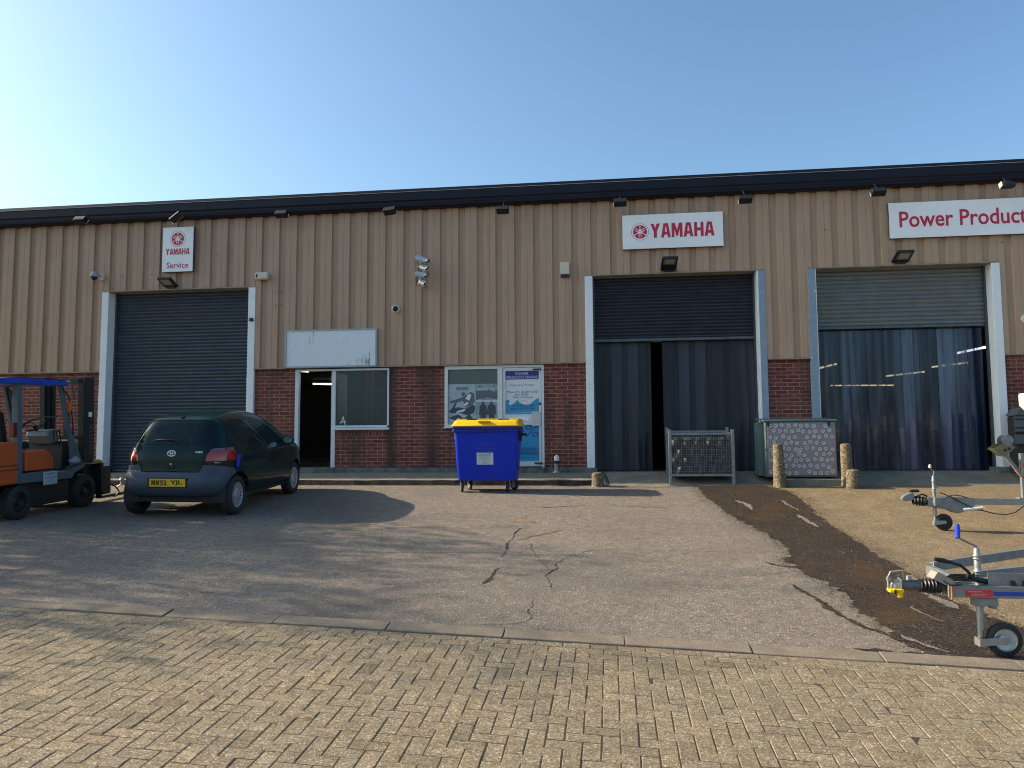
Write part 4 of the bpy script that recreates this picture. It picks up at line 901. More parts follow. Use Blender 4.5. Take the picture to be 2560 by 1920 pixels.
post("bollard", "low rounded pebbled stump leaning against the foot of a tall bollard", 6.175, -1.17, .33, .120, .108, lean=(.08,.02), seed=4, dome=.45)
t = thing("bent_bar", "pair of bent black bars beside the broken bollard stump", "bar", (1.87, -1.0, -.3))
MB().tube([(1.80,-1.0,-.05),(1.86,-1.0,-.07),(1.90,-1.0,-.16),(1.935,-1.0,-.29)], .010, 6).tube([(1.80,-1.04,-.08),(1.84,-1.04,-.10),(1.88,-1.04,-.18),(1.90,-1.04,-.29)], .010, 6).build("bar", M_black, t)
# ============================================================ MESH PALLET CAGE
t = thing("mesh_cage", "galvanised wire mesh pallet cage standing before the middle strip curtain", "cage", (3.64, -.45, -.17))
x0, x1, y0, y1 = 3.04, 4.235, -.85, -.12; zb = lambda y: -.072 + (edge_z(4)+.072)*(-y/.875)
for (x, y) in [(x0,y0),(x1-.055,y0),(x0,y1-.055),(x1-.055,y1-.055)]:
    MB().box(x, x+.055, y, y+.055, zb(y0)-.0 if y < -.5 else zb(y1), .735 if y < -.5 else .79).build("corner_post", M_galv, t, bevel=.004)
MB().box(x0+.055,x1-.055,y0+.006,y0+.042,.635,.675).box(x0+.055,x1-.055,y0+.006,y0+.042,-.13,-.085).box(x0+.055,x1-.055,y1-.042,y1-.006,.69,.73).box(x0+.006,x0+.042,y0+.055,y1-.055,.65,.69).box(x1-.042,x1-.006,y0+.055,y1-.055,.65,.69).box(x0+.006,x0+.042,y0+.055,y1-.055,-.10,-.06).box(x1-.042,x1-.006,y0+.055,y1-.055,-.10,-.06).build("rail", M_galv, t, bevel=.004)
mb = MB()
for i in range(1, 24):
    x = x0+.055+(x1-x0-.11)*i/24
    for y in (y0+.02, y1-.02): mb.box(x-.0034, x+.0034, y-.0034, y+.0034, -.09, .68)
for i in range(1, 16):
    z = -.085+.72*i/16
    for y in (y0+.026, y1-.026): mb.box(x0+.05, x1-.05, y-.0034, y+.0034, z-.0034, z+.0034)
    for x in (x0+.02, x1-.02): mb.box(x-.0026, x+.0026, y0+.05, y1-.05, z-.0026, z+.0026)
for i in range(1, 15):
    y = y0+.05+(y1-y0-.1)*i/15
    for x in (x0+.026, x1-.026): mb.box(x-.0026, x+.0026, y-.0026, y+.0026, -.08, .66)
mb.build("wire_mesh", mat("dirty wire", (.17,.175,.175), .55, .4, noise=.2, nscale=30), t)
MB().box(x0+.045,x1-.045,y0+.045,y1-.045,-.10,-.085).build("cage_floor", M_galv, t)
M_scrap = mat("cloudy sheeting", (.045,.048,.048), .5, noise=.5, nscale=9, dirt=(.15,.155,.15), dscale=7, dirtlo=.48, dirthi=.66)
mb = MB(); rn = random.Random(12); nx_, nz_ = 40, 26; vs_ = []
for j in range(nz_+1):
    for i in range(nx_+1):
        x = x0+.06+(x1-x0-.12)*i/nx_; z = -.08+.68*j/nz_
        vs_.append((x, y0+.085+.05*math.sin(i*.8)*math.sin(j*.5)+rn.uniform(-.012,.012)+.05*(i/nx_-.5)**2, z-.03*abs(math.sin(i*.35))*(j/nz_)))
n = nx_+1
tag(mb.add(vs_, [(j*n+i, j*n+i+1, (j+1)*n+i+1, (j+1)*n+i) for j in range(nz_) for i in range(nx_)], 0, True).build("plastic_sheeting", M_scrap, recalc=False), "crumpled grimy plastic sheeting standing inside the wire mesh cage", "sheeting")
# ============================================================ STICKER COVERED STORAGE BOX
t = thing("storage_box", "waist high metal storage box covered in round white stickers between two roller doors", "storage box", (5.45, -.4, -.15))
M_box = mat("grey green box metal", (.10,.145,.15), .55, .2, noise=.18, nscale=5, dirt=(.05,.06,.06), dscale=6)
M_boxf = mat("box front mauve grey", (.235,.212,.230), .6, noise=.12, nscale=10)
MB().box(4.80,6.045,-.80,-.09,-.145,.865).build("box_body", M_box, t, bevel=.008)
MB().box(4.835,6.03,-.812,-.802,-.11,.85).build("front_panel", M_boxf, t)
MB().prism([(-.83,.868),(-.83,.895),(-.05,.955),(-.05,.925)], lambda u, v, d: (d, u, v), 4.76, 6.07).build("lid", M_box, t, bevel=.005)
MB().box(4.70,4.80,-.62,-.25,-.13,.87).build("side_box", M_box, t, bevel=.008)
MB().box(4.83,4.87,-.84,-.82,.78,.86).box(5.9,5.94,-.84,-.82,.78,.86).build("hasp", M_black, t)
ST = []; rn = random.Random(21)
for j in range(9):
    for i in range(11):
        x = 4.885 + i*.1085 + (.05 if j % 2 else 0) + rn.uniform(-.017, .017); z = -.055 + j*.107 + rn.uniform(-.02, .02)
        if x < 5.985 and rn.random() > .07: ST.append((x, z))
mb = MB()
for i, (x, z) in enumerate(ST):
    y = -.8125 - (i % 5)*.0003; cut = rn.random() < .12
    mb.disc((x, z), .0465, y-.0002, 22, 0 if rn.random() < .8 else 3); mb.disc((x, z), .0395, y-.0006, 22, 1)
    a = rn.uniform(-.5, .5)
    def q(u, v): return (x+math.cos(a)*u-math.sin(a)*v, y-.0010, z+math.sin(a)*u+math.cos(a)*v)
    mb.face([q(-.022,.006), q(-.004,.010), q(.004,.004), q(.024,.013), q(.012,-.002), q(-.006,.000), q(-.012,-.004)], 2)
    if rn.random() < .4: mb.face([q(-.018,-.012), q(.016,-.012), q(.016,-.016), q(-.018,-.016)], 2)
mb.build("round_stickers", [mat("sticker rim", (.12,.045,.06), .5), mat("sticker white", (.43,.46,.47), .5, noise=.1, nscale=30), M_black, mat("sticker faded rim", (.28,.14,.17), .5)], t)
# low kerb beam between the tall bollards
tag(MB().box(5.09,6.12,-.955,-.90,-.33,-.176).build("kerb_beam", M_apron, bevel=.008), "low concrete beam with pale top joining the two tall bollards", "beam")
# ============================================================ WHEELED BIN
gx, gy = -.27, -1.75
t = thing("wheeled_bin", "large bright blue wheeled bin with yellow lid", "bin", (gx, -1.6, -.36))
M_blue = mat("bin blue plastic", (.002,.024,.42), .42, spec=.3, noise=.10, nscale=6, rvar=.06, dirt=(.02,.045,.30), dscale=9, dmap=(1, 1, 3), dirtlo=.60, dirthi=.72)
M_blue2 = mat("bin dark blue", (.01,.012,.22), .45)
def rrect(cx_, cy_, w_, d_, r, z, n=5):
    P = []
    for (sx, sy, a0) in ((1,-1,-90),(1,1,0),(-1,1,90),(-1,-1,180)):
        for i in range(n+1):
            a = R(a0 + 90*i/n); P.append((cx_+sx*(w_/2-r)+math.cos(a)*r, cy_+sy*(d_/2-r)+math.sin(a)*r, z))
    return P
def loft(mb, rings, mi=0, cap=(True, True), sm=True):
    n = len(rings[0]); vs_ = [p for r in rings for p in r]
    mb.add(vs_, [(i*n+j, i*n+(j+1) % n, (i+1)*n+(j+1) % n, (i+1)*n+j) for i in range(len(rings)-1) for j in range(n)], mi, sm)
    if cap[0]: mb.add(rings[0], [tuple(range(n))[::-1]], mi)
    if cap[1]: mb.add(rings[-1], [tuple(range(n))], mi)
    return mb
bc = -.228; by = -1.63
loft(MB(), [rrect(bc+.005,by,1.01,.53,.05,-.160), rrect(bc+.004,by,1.035,.55,.06,-.135), rrect(bc,by,1.075,.60,.06,.10), rrect(bc,by,1.115,.65,.06,.45), rrect(bc,by,1.14,.68,.06,.705)], 0).build("bin_body", M_blue, t)
loft(MB(), [rrect(bc,by,1.215,.74,.05,.705), rrect(bc,by,1.215,.745,.05,.735), rrect(bc,by,1.19,.72,.05,.745), rrect(bc,by,1.21,.74,.05,.785), rrect(bc,by,1.21,.74,.05,.795)], 0).build("bin_rim", M_blue2, t)
ls = MB(); loft(ls, [rrect(bc,by,1.225,.76,.05,.797), rrect(bc,by,1.235,.77,.05,.81), rrect(bc,by,1.205,.74,.05,.835), rrect(bc+.01,by,1.20,.735,.06,.84), rrect(bc+.012,by+.01,1.175,.70,.07,.885), rrect(bc+.015,by+.015,1.14,.66,.06,.905), rrect(bc+.015,by+.02,1.10,.62,.05,.912)], 0)
for a, b in [(-.74,-.575),(-.385,-.015),(.185,.365)]: ls.box(a, b, by-.25, by+.30, .90, .938)
ls.box(-.36,-.16,by-.385,by-.33,.868,.90)
lid = ls.build("bin_lid", M_yellow, t, bevel=.006)
for a, b in [(-.572,-.388),(-.012,.182)]: MB().box(a, b, by-.25, by+.345, .900, .934).build("hinge_strap", M_blue2, lid, bevel=.005)
mb = MB(); fy = lambda z: by - (.60/2 + (.68-.60)/2*(z-.10)/.605) - .003
def tx(s_, a, b, z0, z1, mi, bold=0): mb.text(s_, a, b, z0, z1, 0, mi, bold=bold, f=lambda x, y, z: (x, fy(z)-.0025, z))
tx("countrystyle", -.43, -.05, .480, .515, 0); tx("ENVIRONMENTAL SERVICES", -.435, -.035, .447, .462, 0); tx("WASTE MANAGEMENT SERVICES", -.43, -.035, .400, .420, 0, .01); tx("01634-400850", -.38, -.095, .352, .374, 0)
mb.build("faded_print", mat("faded print", (.05,.08,.42), .5), t)
mb = MB().add([(-.392,fy(.122)-.001,.122),(-.094,fy(.122)-.001,.122),(-.094,fy(.332)-.001,.332),(-.392,fy(.332)-.001,.332)], [(0,1,2,3)], 0)
for s_, a, b, z0, z1 in [("WASTE RECYCLING",-.37,-.13,.282,.304),("COMMERCIAL PAPER",-.34,-.16,.250,.262),("PAPER AND CARD",-.33,-.17,.218,.230),("ONLY",-.27,-.225,.186,.197),("NO FOOD WASTE",-.315,-.18,.160,.170),("PLEASE",-.29,-.20,.137,.147)]: tx(s_, a, b, z0, z1, 1, .01)
tx("~", -.20, -.15, .310, .322, 1, .02)
mb.build("printed_label", [mat("label white", (.50,.55,.58), .45), M_black], t)
MB().box(-.30,-.222,fy(.7)-.012,fy(.7)+.01,.690,.725).build("lock", M_black, t, bevel=.004)
for sx in (-1, 1):
    x = bc + sx*.575
    MB().prism([(-.10,.70),(.10,.70),(.08,.56),(.0,.53),(-.08,.56)], lambda u, v, d: (x+sx*d, by+u, v), -.015, .035).build("side_bracket", M_galvl if sx < 0 else M_black, t, bevel=.004)
    MB().cyl((x, by-.0, .655), (x+sx*.125, by, .655), .024, 12).build("lifting_pin", M_black, t)
for (x, y, a) in [(-.69,-1.76,.25),(.145,-1.76,-.1),(-.60,-1.47,.5),(.22,-1.45,.9)]:
    z = gz(x, y); r = .092; ax = Vector((math.cos(a), math.sin(a), 0)); fw = Vector((-math.sin(a), math.cos(a), 0)); c = Vector((x, y, z+r)) 
    wh = MB().lathe(c-ax*.024, ax, [(0,.03),(0,r*.86),(.008,r),(.040,r),(.048,r*.86),(.048,.03)], 24).build("castor_wheel", M_rubber, t)
    MB().lathe(c-ax*.026, ax, [(0,0),(0,.055),(.052,.055),(.052,0)], 16).build("wheel_hub", M_grey, wh)
    mb = MB(); tp = c + Vector((0,0,.125)) - fw*.02
    for s_ in (-1, 1):
        o = ax*.034*s_
        P = [c+o+fw*.022+Vector((0,0,-.02)), c+o-fw*.022+Vector((0,0,-.02)), tp+o-fw*.045, tp+o+fw*.045]
        mb.add([p-ax*.003 for p in P]+[p+ax*.003 for p in P], [(0,1,2,3),(7,6,5,4),(0,4,5,1),(1,5,6,2),(2,6,7,3),(3,7,4,0)])
    mb.obox(tp+Vector((0,0,.004)), .10, .10, .012, (0,0,a)).build("castor_fork", M_galvl, t)
MB().box(-.76,-.50,-1.85,-1.38,-.165,-.148).box(.02,.27,-1.85,-1.38,-.165,-.148).build("castor_plate", M_blue2, t, bevel=.004)
# ============================================================ CAR
def ev_mesh(o):
    dg = bpy.context.evaluated_depsgraph_get(); dg.update()
    return bpy.data.meshes.new_from_object(o.evaluated_get(dg))
def tmpo(me):
    o = bpy.data.objects.new("tmp", me); C.objects.link(o); return o
def boolean(me, cuts):
    """cuts: list of (mesh, 'DIFFERENCE'|'INTERSECT')"""
    o = tmpo(me.copy()); cs = []
    for cm, op in cuts:
        c = tmpo(cm); cs.append(c); md = o.modifiers.new("b", 'BOOLEAN'); md.operation = op; md.object = c; md.solver = 'EXACT'
    r = ev_mesh(o)
    for c in cs: bpy.data.objects.remove(c)
    bpy.data.objects.remove(o); return r
def prism_mesh(poly, f, d0, d1):
    mb = MB().prism(poly, f, d0, d1); me = bpy.data.meshes.new("p"); me.from_pydata([tuple(v) for v in mb.v], [], mb.f)
    b = bmesh.new(); b.from_mesh(me); bmesh.ops.recalc_face_normals(b, faces=b.faces); b.to_mesh(me); b.free(); return me
fx = lambda u, v, d: (d, u, v)      # polygon in (y, z), extruded along x
fyy = lambda u, v, d: (u, d, v)     # polygon in (x, z), extruded along y
def rnd(poly, r, n=4):
    out = []; k = len(poly)
    for i in range(k):
        p = Vector(poly[i]); a = Vector(poly[i-1]); b = Vector(poly[(i+1) % k])
        da = (a-p); db = (b-p); ra = min(r, da.length*.45); rb = min(r, db.length*.45); pa = p+da.normalized()*ra; pb = p+db.normalized()*rb
        for j in range(n+1):
            t = j/n; q = pa*(1-t)**2 + p*2*t*(1-t) + pb*t*t; out.append((q.x, q.y))
    return out
def shrink(poly, d):
    k = len(poly); out = []; area = sum(poly[i][0]*poly[(i+1) % k][1]-poly[(i+1) % k][0]*poly[i][1] for i in range(k)); sg = 1 if area > 0 else -1
    for i in range(k):
        a = Vector(poly[i-1]); p = Vector(poly[i]); b = Vector(poly[(i+1) % k]); t = (b-a)
        if t.length < 1e-9: out.append(poly[i]); continue
        t.normalize(); out.append((p.x - t.y*d*sg, p.y + t.x*d*sg))
    return out
def catmull(P, n, closed=True):
    out = []; k = len(P)
    L_ = [math.dist(P[i], P[(i+1) % k]) for i in range(k)]; T = sum(L_)
    for i in range(k):
        p0, p1, p2, p3 = (Vector(P[(i+j-1) % k]) for j in range(4)); m_ = max(1, round(n*L_[i]/T))
        for j in range(m_):
            t = j/m_; q = .5*((2*p1)+(p2-p0)*t+(2*p0-5*p1+4*p2-p3)*t*t+(3*p1-p0-3*p2+p3)*t**3); out.append((q.x, q.y))
    return out
OUT = [(.16,.30),(.035,.355),(.0,.43),(.0,.54),(.025,.625),(.075,.665),(.088,.80),(.105,.93),(.14,1.03),(.23,1.21),(.33,1.355),(.44,1.415),(.62,1.45),(.95,1.487),(1.35,1.50),(1.75,1.485),(2.0,1.44),(2.25,1.345),(2.55,1.185),(2.8,1.04),
       (3.05,.965),(3.3,.88),(3.48,.77),(3.58,.64),(3.64,.48),(3.63,.32),(3.55,.22),(3.0,.185),(1.8,.19),(.7,.23),(.4,.27)]
OUTS = catmull(OUT, 130); cc = (1.78, .74)
def halfw(y, z):
    w_ = .842*(1 - .10*abs((y-1.8)/1.85)**3.2)
    if z > .88: w_ *= 1 - .305*((z-.88)/.57)**1.10
    if z < .45: w_ *= 1 - .06*((.45-z)/.25)**2
    w_ *= 1 + .012*math.exp(-((z-.80)/.10)**2)
    if z < .66 and y < .75: w_ *= 1 + .006*min(1, (.75-y)/.4)
    return w_
NE = 6.0; NP = 26
def shell(off):
    vs_ = []; n = len(OUTS); rows = []
    for i in range(-NP, NP+1):
        ph = abs(i)/NP; a = (1-(1-ph)**1.6)*math.pi/2 if ph < 1 else math.pi/2
        rho = max(0, math.cos(a))**(2/NE); q = math.sin(a)**(2/NE); sg = 1 if i > 0 else -1
        if i == 0: q = 0
        if abs(i) == NP:
            rows.append([len(vs_)]); y, z = cc; vs_.append(Vector((sg*halfw(y, z), y, z))); continue
        row = []
        for (py, pz) in OUTS:
            y = cc[0]+(py-cc[0])*rho; z = cc[1]+(pz-cc[1])*rho; row.append(len(vs_)); vs_.append(Vector((sg*q*halfw(y, z), y, z)))
        rows.append(row)
    fs = []
    for r0, r1 in zip(rows, rows[1:]):
        if len(r0) == 1: fs += [(r0[0], r1[(j+1) % n], r1[j]) for j in range(n)]
        elif len(r1) == 1: fs += [(r0[j], r0[(j+1) % n], r1[0]) for j in range(n)]
        else: fs += [(r0[j], r0[(j+1) % n], r1[(j+1) % n], r1[j]) for j in range(n)]
    me = bpy.data.meshes.new("shell"); me.from_pydata([tuple(v) for v in vs_], [], fs)
    b = bmesh.new(); b.from_mesh(me); bmesh.ops.recalc_face_normals(b, faces=b.faces)
    if off:
        b.normal_update(); nn = {v: v.normal.copy() for v in b.verts}
        for v in b.verts: v.co += nn[v]*off
    b.to_mesh(me); b.free(); me.polygons.foreach_set("use_smooth", [True]*len(me.polygons)); return me
S0 = shell(0)
hollow = boolean(S0, [(shell(-.022), 'DIFFERENCE')])
DW = rnd([(1.16,1.385),(1.40,1.405),(1.72,1.335),(2.12,1.10),(2.34,.945),(1.62,.955)], .05)      # door window
QW = rnd([(.50,1.335),(.72,1.375),(1.06,1.385),(1.46,.965),(.66,1.02)], .07)                       # quarter window
RW = rnd([(-.60,1.05),(.60,1.05),(.585,1.13),(.45,1.375),(-.45,1.375),(-.585,1.13)], .07)          # rear window
WS = rnd([(-.66,.99),(.66,.99),(.52,1.40),(-.52,1.40)], .06)
TG = rnd([(-.415,.655),(.415,.655),(.465,.78),(.48,.90),(.60,1.035),(-.60,1.035),(-.48,.90),(-.465,.78)], .02)           # tailgate lower panel
LR = rnd([(.485,.800),(.505,.90),(.545,.975),(.60,.992),(.90,.985),(.90,.80)], .02)                 # tail lamps
LL = [(-a, b) for a, b in LR]
DOORP = rnd([(1.10,.30),(2.42,.30),(2.50,.55),(2.44,.94),(1.60,.935),(1.36,.93),(1.10,.60)], .05)
BUMP = [(-.4,.15),(1.0,.15),(.62,.25),(.46,.60),(.40,.70),(.10,.755),(-.2,.755)]
arches = [prism_mesh([(y0+.335*math.cos(2*math.pi*i/40), .292+.335*math.sin(2*math.pi*i/40)) for i in range(40)], fx, sx*.50, sx*1.2) for y0 in (.52, 2.89) for sx in (-1, 1)]
P = lambda poly, f, a, b: prism_mesh(poly, f, a, b)
P0_ = Vector((-4.352, -4.56, 0)); P1_ = Vector((-4.50, -2.19, 0))
P0_.z = gz(P0_.x, P0_.y); P1_.z = gz(P1_.x, P1_.y)
fwd = (P1_-P0_).normalized(); rg = Vector((1.4, .03, gz(-3.66, -4.53)-gz(-5.06, -4.56))).normalized(); upv = rg.cross(fwd).normalized(); rg = fwd.cross(upv).normalized()
CS = 1.02
cm = Matrix((rg, fwd, upv)).transposed().to_4x4(); cm.translation = P0_ - fwd*.52*CS; cm = cm @ Matrix.Scale(CS, 4)
car = thing("parked_car", "dark green three door hatchback parked nose to the building with yellow rear plate", "car", mat=cm)
car.matrix_world = cm
M_paint = mat("dark green car paint", (.0015,.020,.020), .20, .0, spec=.18, coat=.14, noise=.15, nscale=3, dirt=(.010,.022,.020), dscale=2.5, dirtlo=.5, dirthi=.9)
M_bump = mat("faded bumper plastic", (.040,.055,.080), .48, noise=.15, nscale=5, dirt=(.09,.10,.11), dscale=6, dirtlo=.6, dirthi=.85)
M_cglass = glass("car glass", (.55,.68,.70), .80, (.030,.052,.062), .03)  # bluish body colour stands in for sky reflected in dusty glass
def lk(name, me, mats, parent=car, bevel=0):
    me.materials.clear()
    for q in (mats if isinstance(mats, list) else [mats]): me.materials.append(q)
    me.polygons.foreach_set("material_index", [0]*len(me.polygons)); me.polygons.foreach_set("use_smooth", [True]*len(me.polygons))
    try: me.set_sharp_from_angle(angle=R(38))
    except Exception: pass
    return link(name, me, parent, False, bevel)
BX = P(BUMP, fx, -1.3, 1.3)
body = boolean(hollow, [(P(DW, fx, -1.2, 1.2), 'DIFFERENCE'), (P(QW, fx, -1.2, 1.2), 'DIFFERENCE'), (P(RW, fyy, -.3, .62), 'DIFFERENCE'), (P(WS, fyy, 1.9, 3.1), 'DIFFERENCE'),
               (P(TG, fyy, -.3, .30), 'DIFFERENCE'), (P(LR, fyy, -.3, .46), 'DIFFERENCE'), (P(LL, fyy, -.3, .46), 'DIFFERENCE'), (P(DOORP, fx, -1.2, 1.2), 'DIFFERENCE'), (P(BUMP, fx, -1.3, 1.3), 'DIFFERENCE')] + [(a.copy(), 'DIFFERENCE') for a in arches])
body_o = lk("car_body", body, M_paint)
dr = boolean(hollow, [(P(shrink(DOORP, .005), fx, .1, 1.2), 'INTERSECT')] + [(a.copy(), 'DIFFERENCE') for a in arches]); d1 = lk("door", dr, M_paint)
dr = boolean(hollow, [(P(shrink(DOORP, .005), fx, -1.2, -.1), 'INTERSECT')] + [(a.copy(), 'DIFFERENCE') for a in arches]); d2 = lk("door", dr, M_paint)
tg = lk("tailgate", boolean(hollow, [(P(shrink(TG, .005), fyy, -.3, .29), 'INTERSECT')]), M_paint)
bp_ = boolean(boolean(shell(.010), [(shell(-.02), 'DIFFERENCE')]), [(P(shrink(BUMP, .003), fx, -1.3, 1.3), 'INTERSECT')] + [(a.copy(), 'DIFFERENCE') for a in arches] + [(P(shrink(TG, -.004), fyy, -.3, .30), 'DIFFERENCE')])
bumper = lk("rear_bumper", bp_, M_bump)
gl = boolean(shell(-.004), [(shell(-.008), 'DIFFERENCE')])
for nm_, cut in (("door_window", P(DW, fx, .1, 1.2)), ("quarter_window", P(QW, fx, .1, 1.2)), ("door_window", P(DW, fx, -1.2, -.1)), ("quarter_window", P(QW, fx, -1.2, -.1)), ("rear_window", P(RW, fyy, -.3, .62)), ("windscreen", P(WS, fyy, 1.9, 3.1))):
    o = lk(nm_, boolean(gl, [(cut, 'INTERSECT')]), M_cglass)
    if nm_ == "rear_window": rwo = o
# black ceramic borders behind the glass edges
bl_ = boolean(shell(-.009), [(shell(-.0115), 'DIFFERENCE')])
for nm_, poly, f, a, b, d in (("window_border", RW, fyy, -.3, .62, .038), ("window_border", QW, fx, .1, 1.2, .03), ("window_border", QW, fx, -1.2, -.1, .03)):
    lk(nm_, boolean(bl_, [(P(shrink(poly, -.01), f, a, b), 'INTERSECT'), (P(shrink(poly, d), f, a-.1, b+.1), 'DIFFERENCE')]), M_black)
# tail lamps: red body with smoky clear upper band
M_tl = mat("tail lamp red", (.36,.008,.012), .12, coat=.6, noise=.2, nscale=30); M_tc = mat("tail lamp clear", (.13,.09,.11), .12, coat=.6)
lm = boolean(shell(.006), [(shell(-.03), 'DIFFERENCE')])
for LP, s_ in ((LR, 1), (LL, -1)):
    o = lk("tail_lamp", boolean(lm, [(P(shrink(LP, .004), fyy, -.3, .46), 'INTERSECT'), (P([(-2,.5),(2,.5),(2,.950),(-2,.950)], fyy, -1, 1), 'INTERSECT')]), M_tl)
    inner = [(s_*.50,.951),(s_*.50,1.05),(s_*1.0,1.05),(s_*1.0,.951)]
    lk("lamp_band", boolean(lm, [(P(shrink(LP, .004), fyy, -.3, .46), 'INTERSECT'), (P(inner, fyy, -1, 1), 'INTERSECT')]), M_tc, o)
bpy.data.meshes.remove(hollow); bpy.data.meshes.remove(gl)
# surface depth of the rear at a given (x, z) for badges
def rear_y(x, z):
    rho_c = None; best = 1e9; out = .1
    for s_ in range(60):
        rho = 1 - s_*.005
        # outline point whose scaled z equals z on the rear side
        zz = cc[1] + (z-cc[1])/rho
        for (a, b) in zip(OUTS, OUTS[1:]):
            if a[0] < 1 and (a[1]-zz)*(b[1]-zz) <= 0 and a[1] != b[1] and a[1] < b[1]:
                yo = a[0]+(b[0]-a[0])*(zz-a[1])/(b[1]-a[1]); y = cc[0]+(yo-cc[0])*rho
                q = (1-rho**NE)**(1/NE); e = abs(q*halfw(y, z)-abs(x))
                if e < best: best = e; out = y
    return out
def badge(pts_fn, name, mt, parent): pass
mb = MB()
def onrear(x, y, z): return (x, rear_y(x, z)-.006-y, z)
def ell(cx_, cz_, a, b, wd, mi=0, n=28):
    vs_ = []
    for i in range(n):
        t = 2*math.pi*i/n
        for k in (1, -1): vs_.append((cx_+(a+k*wd)*math.cos(t), cz_+(b+k*wd)*math.sin(t)))
    return [Vector(onrear(x, .002, z)) for x, z in vs_], [(2*i, 2*((i+1) % n), 2*((i+1) % n)+1, 2*i+1) for i in range(n)]
for e in ((0,.915,.058,.040,.0045),(0,.915,.018,.038,.0035),(0,.932,.042,.020,.0035)):
    v, f = ell(*e); mb.add(v, f)
mb.text("YARIS", .335, .445, .92, .945, 0, 0, bold=.03, slant=.2, f=lambda x, y, z: onrear(x, .002, z)); mb.text("VVT-i", .60, .67, .775, .790, 0, 0, bold=.03, f=lambda x, y, z: onrear(x, .012, z))
mb.build("badge", mat("badge silver", (.62,.64,.66), .3, .6), tg, False, recalc=False)
MB().lathe((0,rear_y(0,.755)-.004,.765),(0,-1,0),[(0,.016),(.008,.014),(.008,0)],14).build("lock", M_chrome, tg, False)
MB().box(-.05,.05,rear_y(0,.70)-.014,rear_y(0,.7)+.01,.70,.735).build("release_handle", M_black, tg, False, bevel=.006)
pl = MB().box(-.26,.26,-.020,-.012,.455,.566); plate = pl.build("number_plate", mat("plate yellow", (.72,.42,.01), .4), car, False, bevel=.003)
mb = MB(); heavy(mb, "MM", -.225, -.112, .475, .548, -.0215, 0, .22); mb.text("52", -.100, -.005, .475, .548, -.0215, 0, bold=.03); mb.text("YJL", .045, .215, .475, .548, -.0215, 0, bold=.03); mb.build("plate_lettering", M_black, plate, False)
MB().box(-.29,.29,-.0125,.02,.44,.58).build("plate_surround", M_black, car, False, bevel=.006)
MB().tube([(.115,.165,.985),(.10,.155,1.03),(.075,.17,1.065)],[.022,.02,.016],8).tube([(.085,.145,1.05),(.0,.15,1.10),(-.18,.155,1.105),(-.36,.185,1.085)],[.012,.009,.008,.006],6).build("wiper", M_black, car, False)
MB().box(-.022,.022,.40,.46,1.405,1.43).build("high_washer_jet", M_black, car, False, bevel=.006)
MB().add([Vector((halfw(.46,z)*.985+.008 if False else halfw(y,z)*(1-(1-(min(1,abs((y-cc[0])/(0.09-cc[0])))))*0)*.0+xx, y, z)) for xx, y, z in [(.792,.44,.70),(.800,.55,.70),(.812,.55,.88),(.800,.44,.88)]], [(0,1,2,3)]).build("blue_tape", mat("blue tape", (.01,.03,.42), .4), body_o, False)
MB().tube([(-.84,1.30,.79),(-.855,1.36,.79),(-.855,1.46,.79),(-.84,1.50,.79)], .012, 6).build("door_handle", M_paint, d2, False)
MB().tube([(.84,1.26,.79),(.862,1.32,.79),(.862,1.42,.79),(.84,1.46,.79)], .012, 6).build("door_handle", M_paint, d1, False)
for s_, dd in ((1, d1), (-1, d2)):
    o = MB().tube([(s_*.78,2.17,.98),(s_*.86,2.14,.985)], .022, 8).lathe((s_*.94,2.20,1.005),(0,-1,0),[(-.05,.02),(-.02,.06),(.02,.085),(.07,.09),(.08,.085),(.08,.07)],20).build("door_mirror", M_black, dd, False)
    for v in o.data.vertices:
        if abs(v.co.x) > .85: v.co.x = s_*.94+(v.co.x-s_*.94)*1.15; v.co.z = 1.005+(v.co.z-1.005)*.78
    mb = MB(); n = 18; mb.face([(s_*.94+.082*math.cos(2*math.pi*i/n), 2.124, 1.005+.056*math.sin(2*math.pi*i/n)) for i in range(n)]); mb.build("mirror_glass", mat("mirror glass", (.55,.8,.8), .04, 1.0), o, False)
# interior
M_seat = mat("seat cloth", (.045,.05,.055), .9, noise=.2)
for x in (-.34, .34):
    for y in (.95, 1.9):
        mb = MB(); loft(mb, [rrect(x, y+.02, .46, .13, .05, .55), rrect(x, y-.03, .48, .14, .05, .8), rrect(x, y-.10, .40, .11, .04, 1.07)]); loft(mb, [rrect(x, y-.12, .25, .09, .04, 1.09), rrect(x, y-.135, .27, .10, .045, 1.16), rrect(x, y-.15, .22, .08, .04, 1.24)])
        mb.box(x-.24, x+.24, y, y+.45, .42, .56); mb.build("seat", M_seat, car, False, bevel=.01)
MB().box(-.68,.68,2.35,2.75,.6,.93).build("dashboard", M_seat, car, False, bevel=.04)
MB().box(-.70,.70,.30,.80,.5,.98).box(-.74,.74,.2,3.3,.22,.40).build("cabin_floor", M_blackm, car, False)
MB().lathe((.34,2.2,.92),(0,-.9,.45),[(0,.185),(.012,.195),(.024,.185),(.012,.175),(0,.185)],24).build("steering_wheel", M_black, car, False)
MB().box(-.55,.55,.30,3.2,.20,.34).build("underbody", M_blackm, car, False)
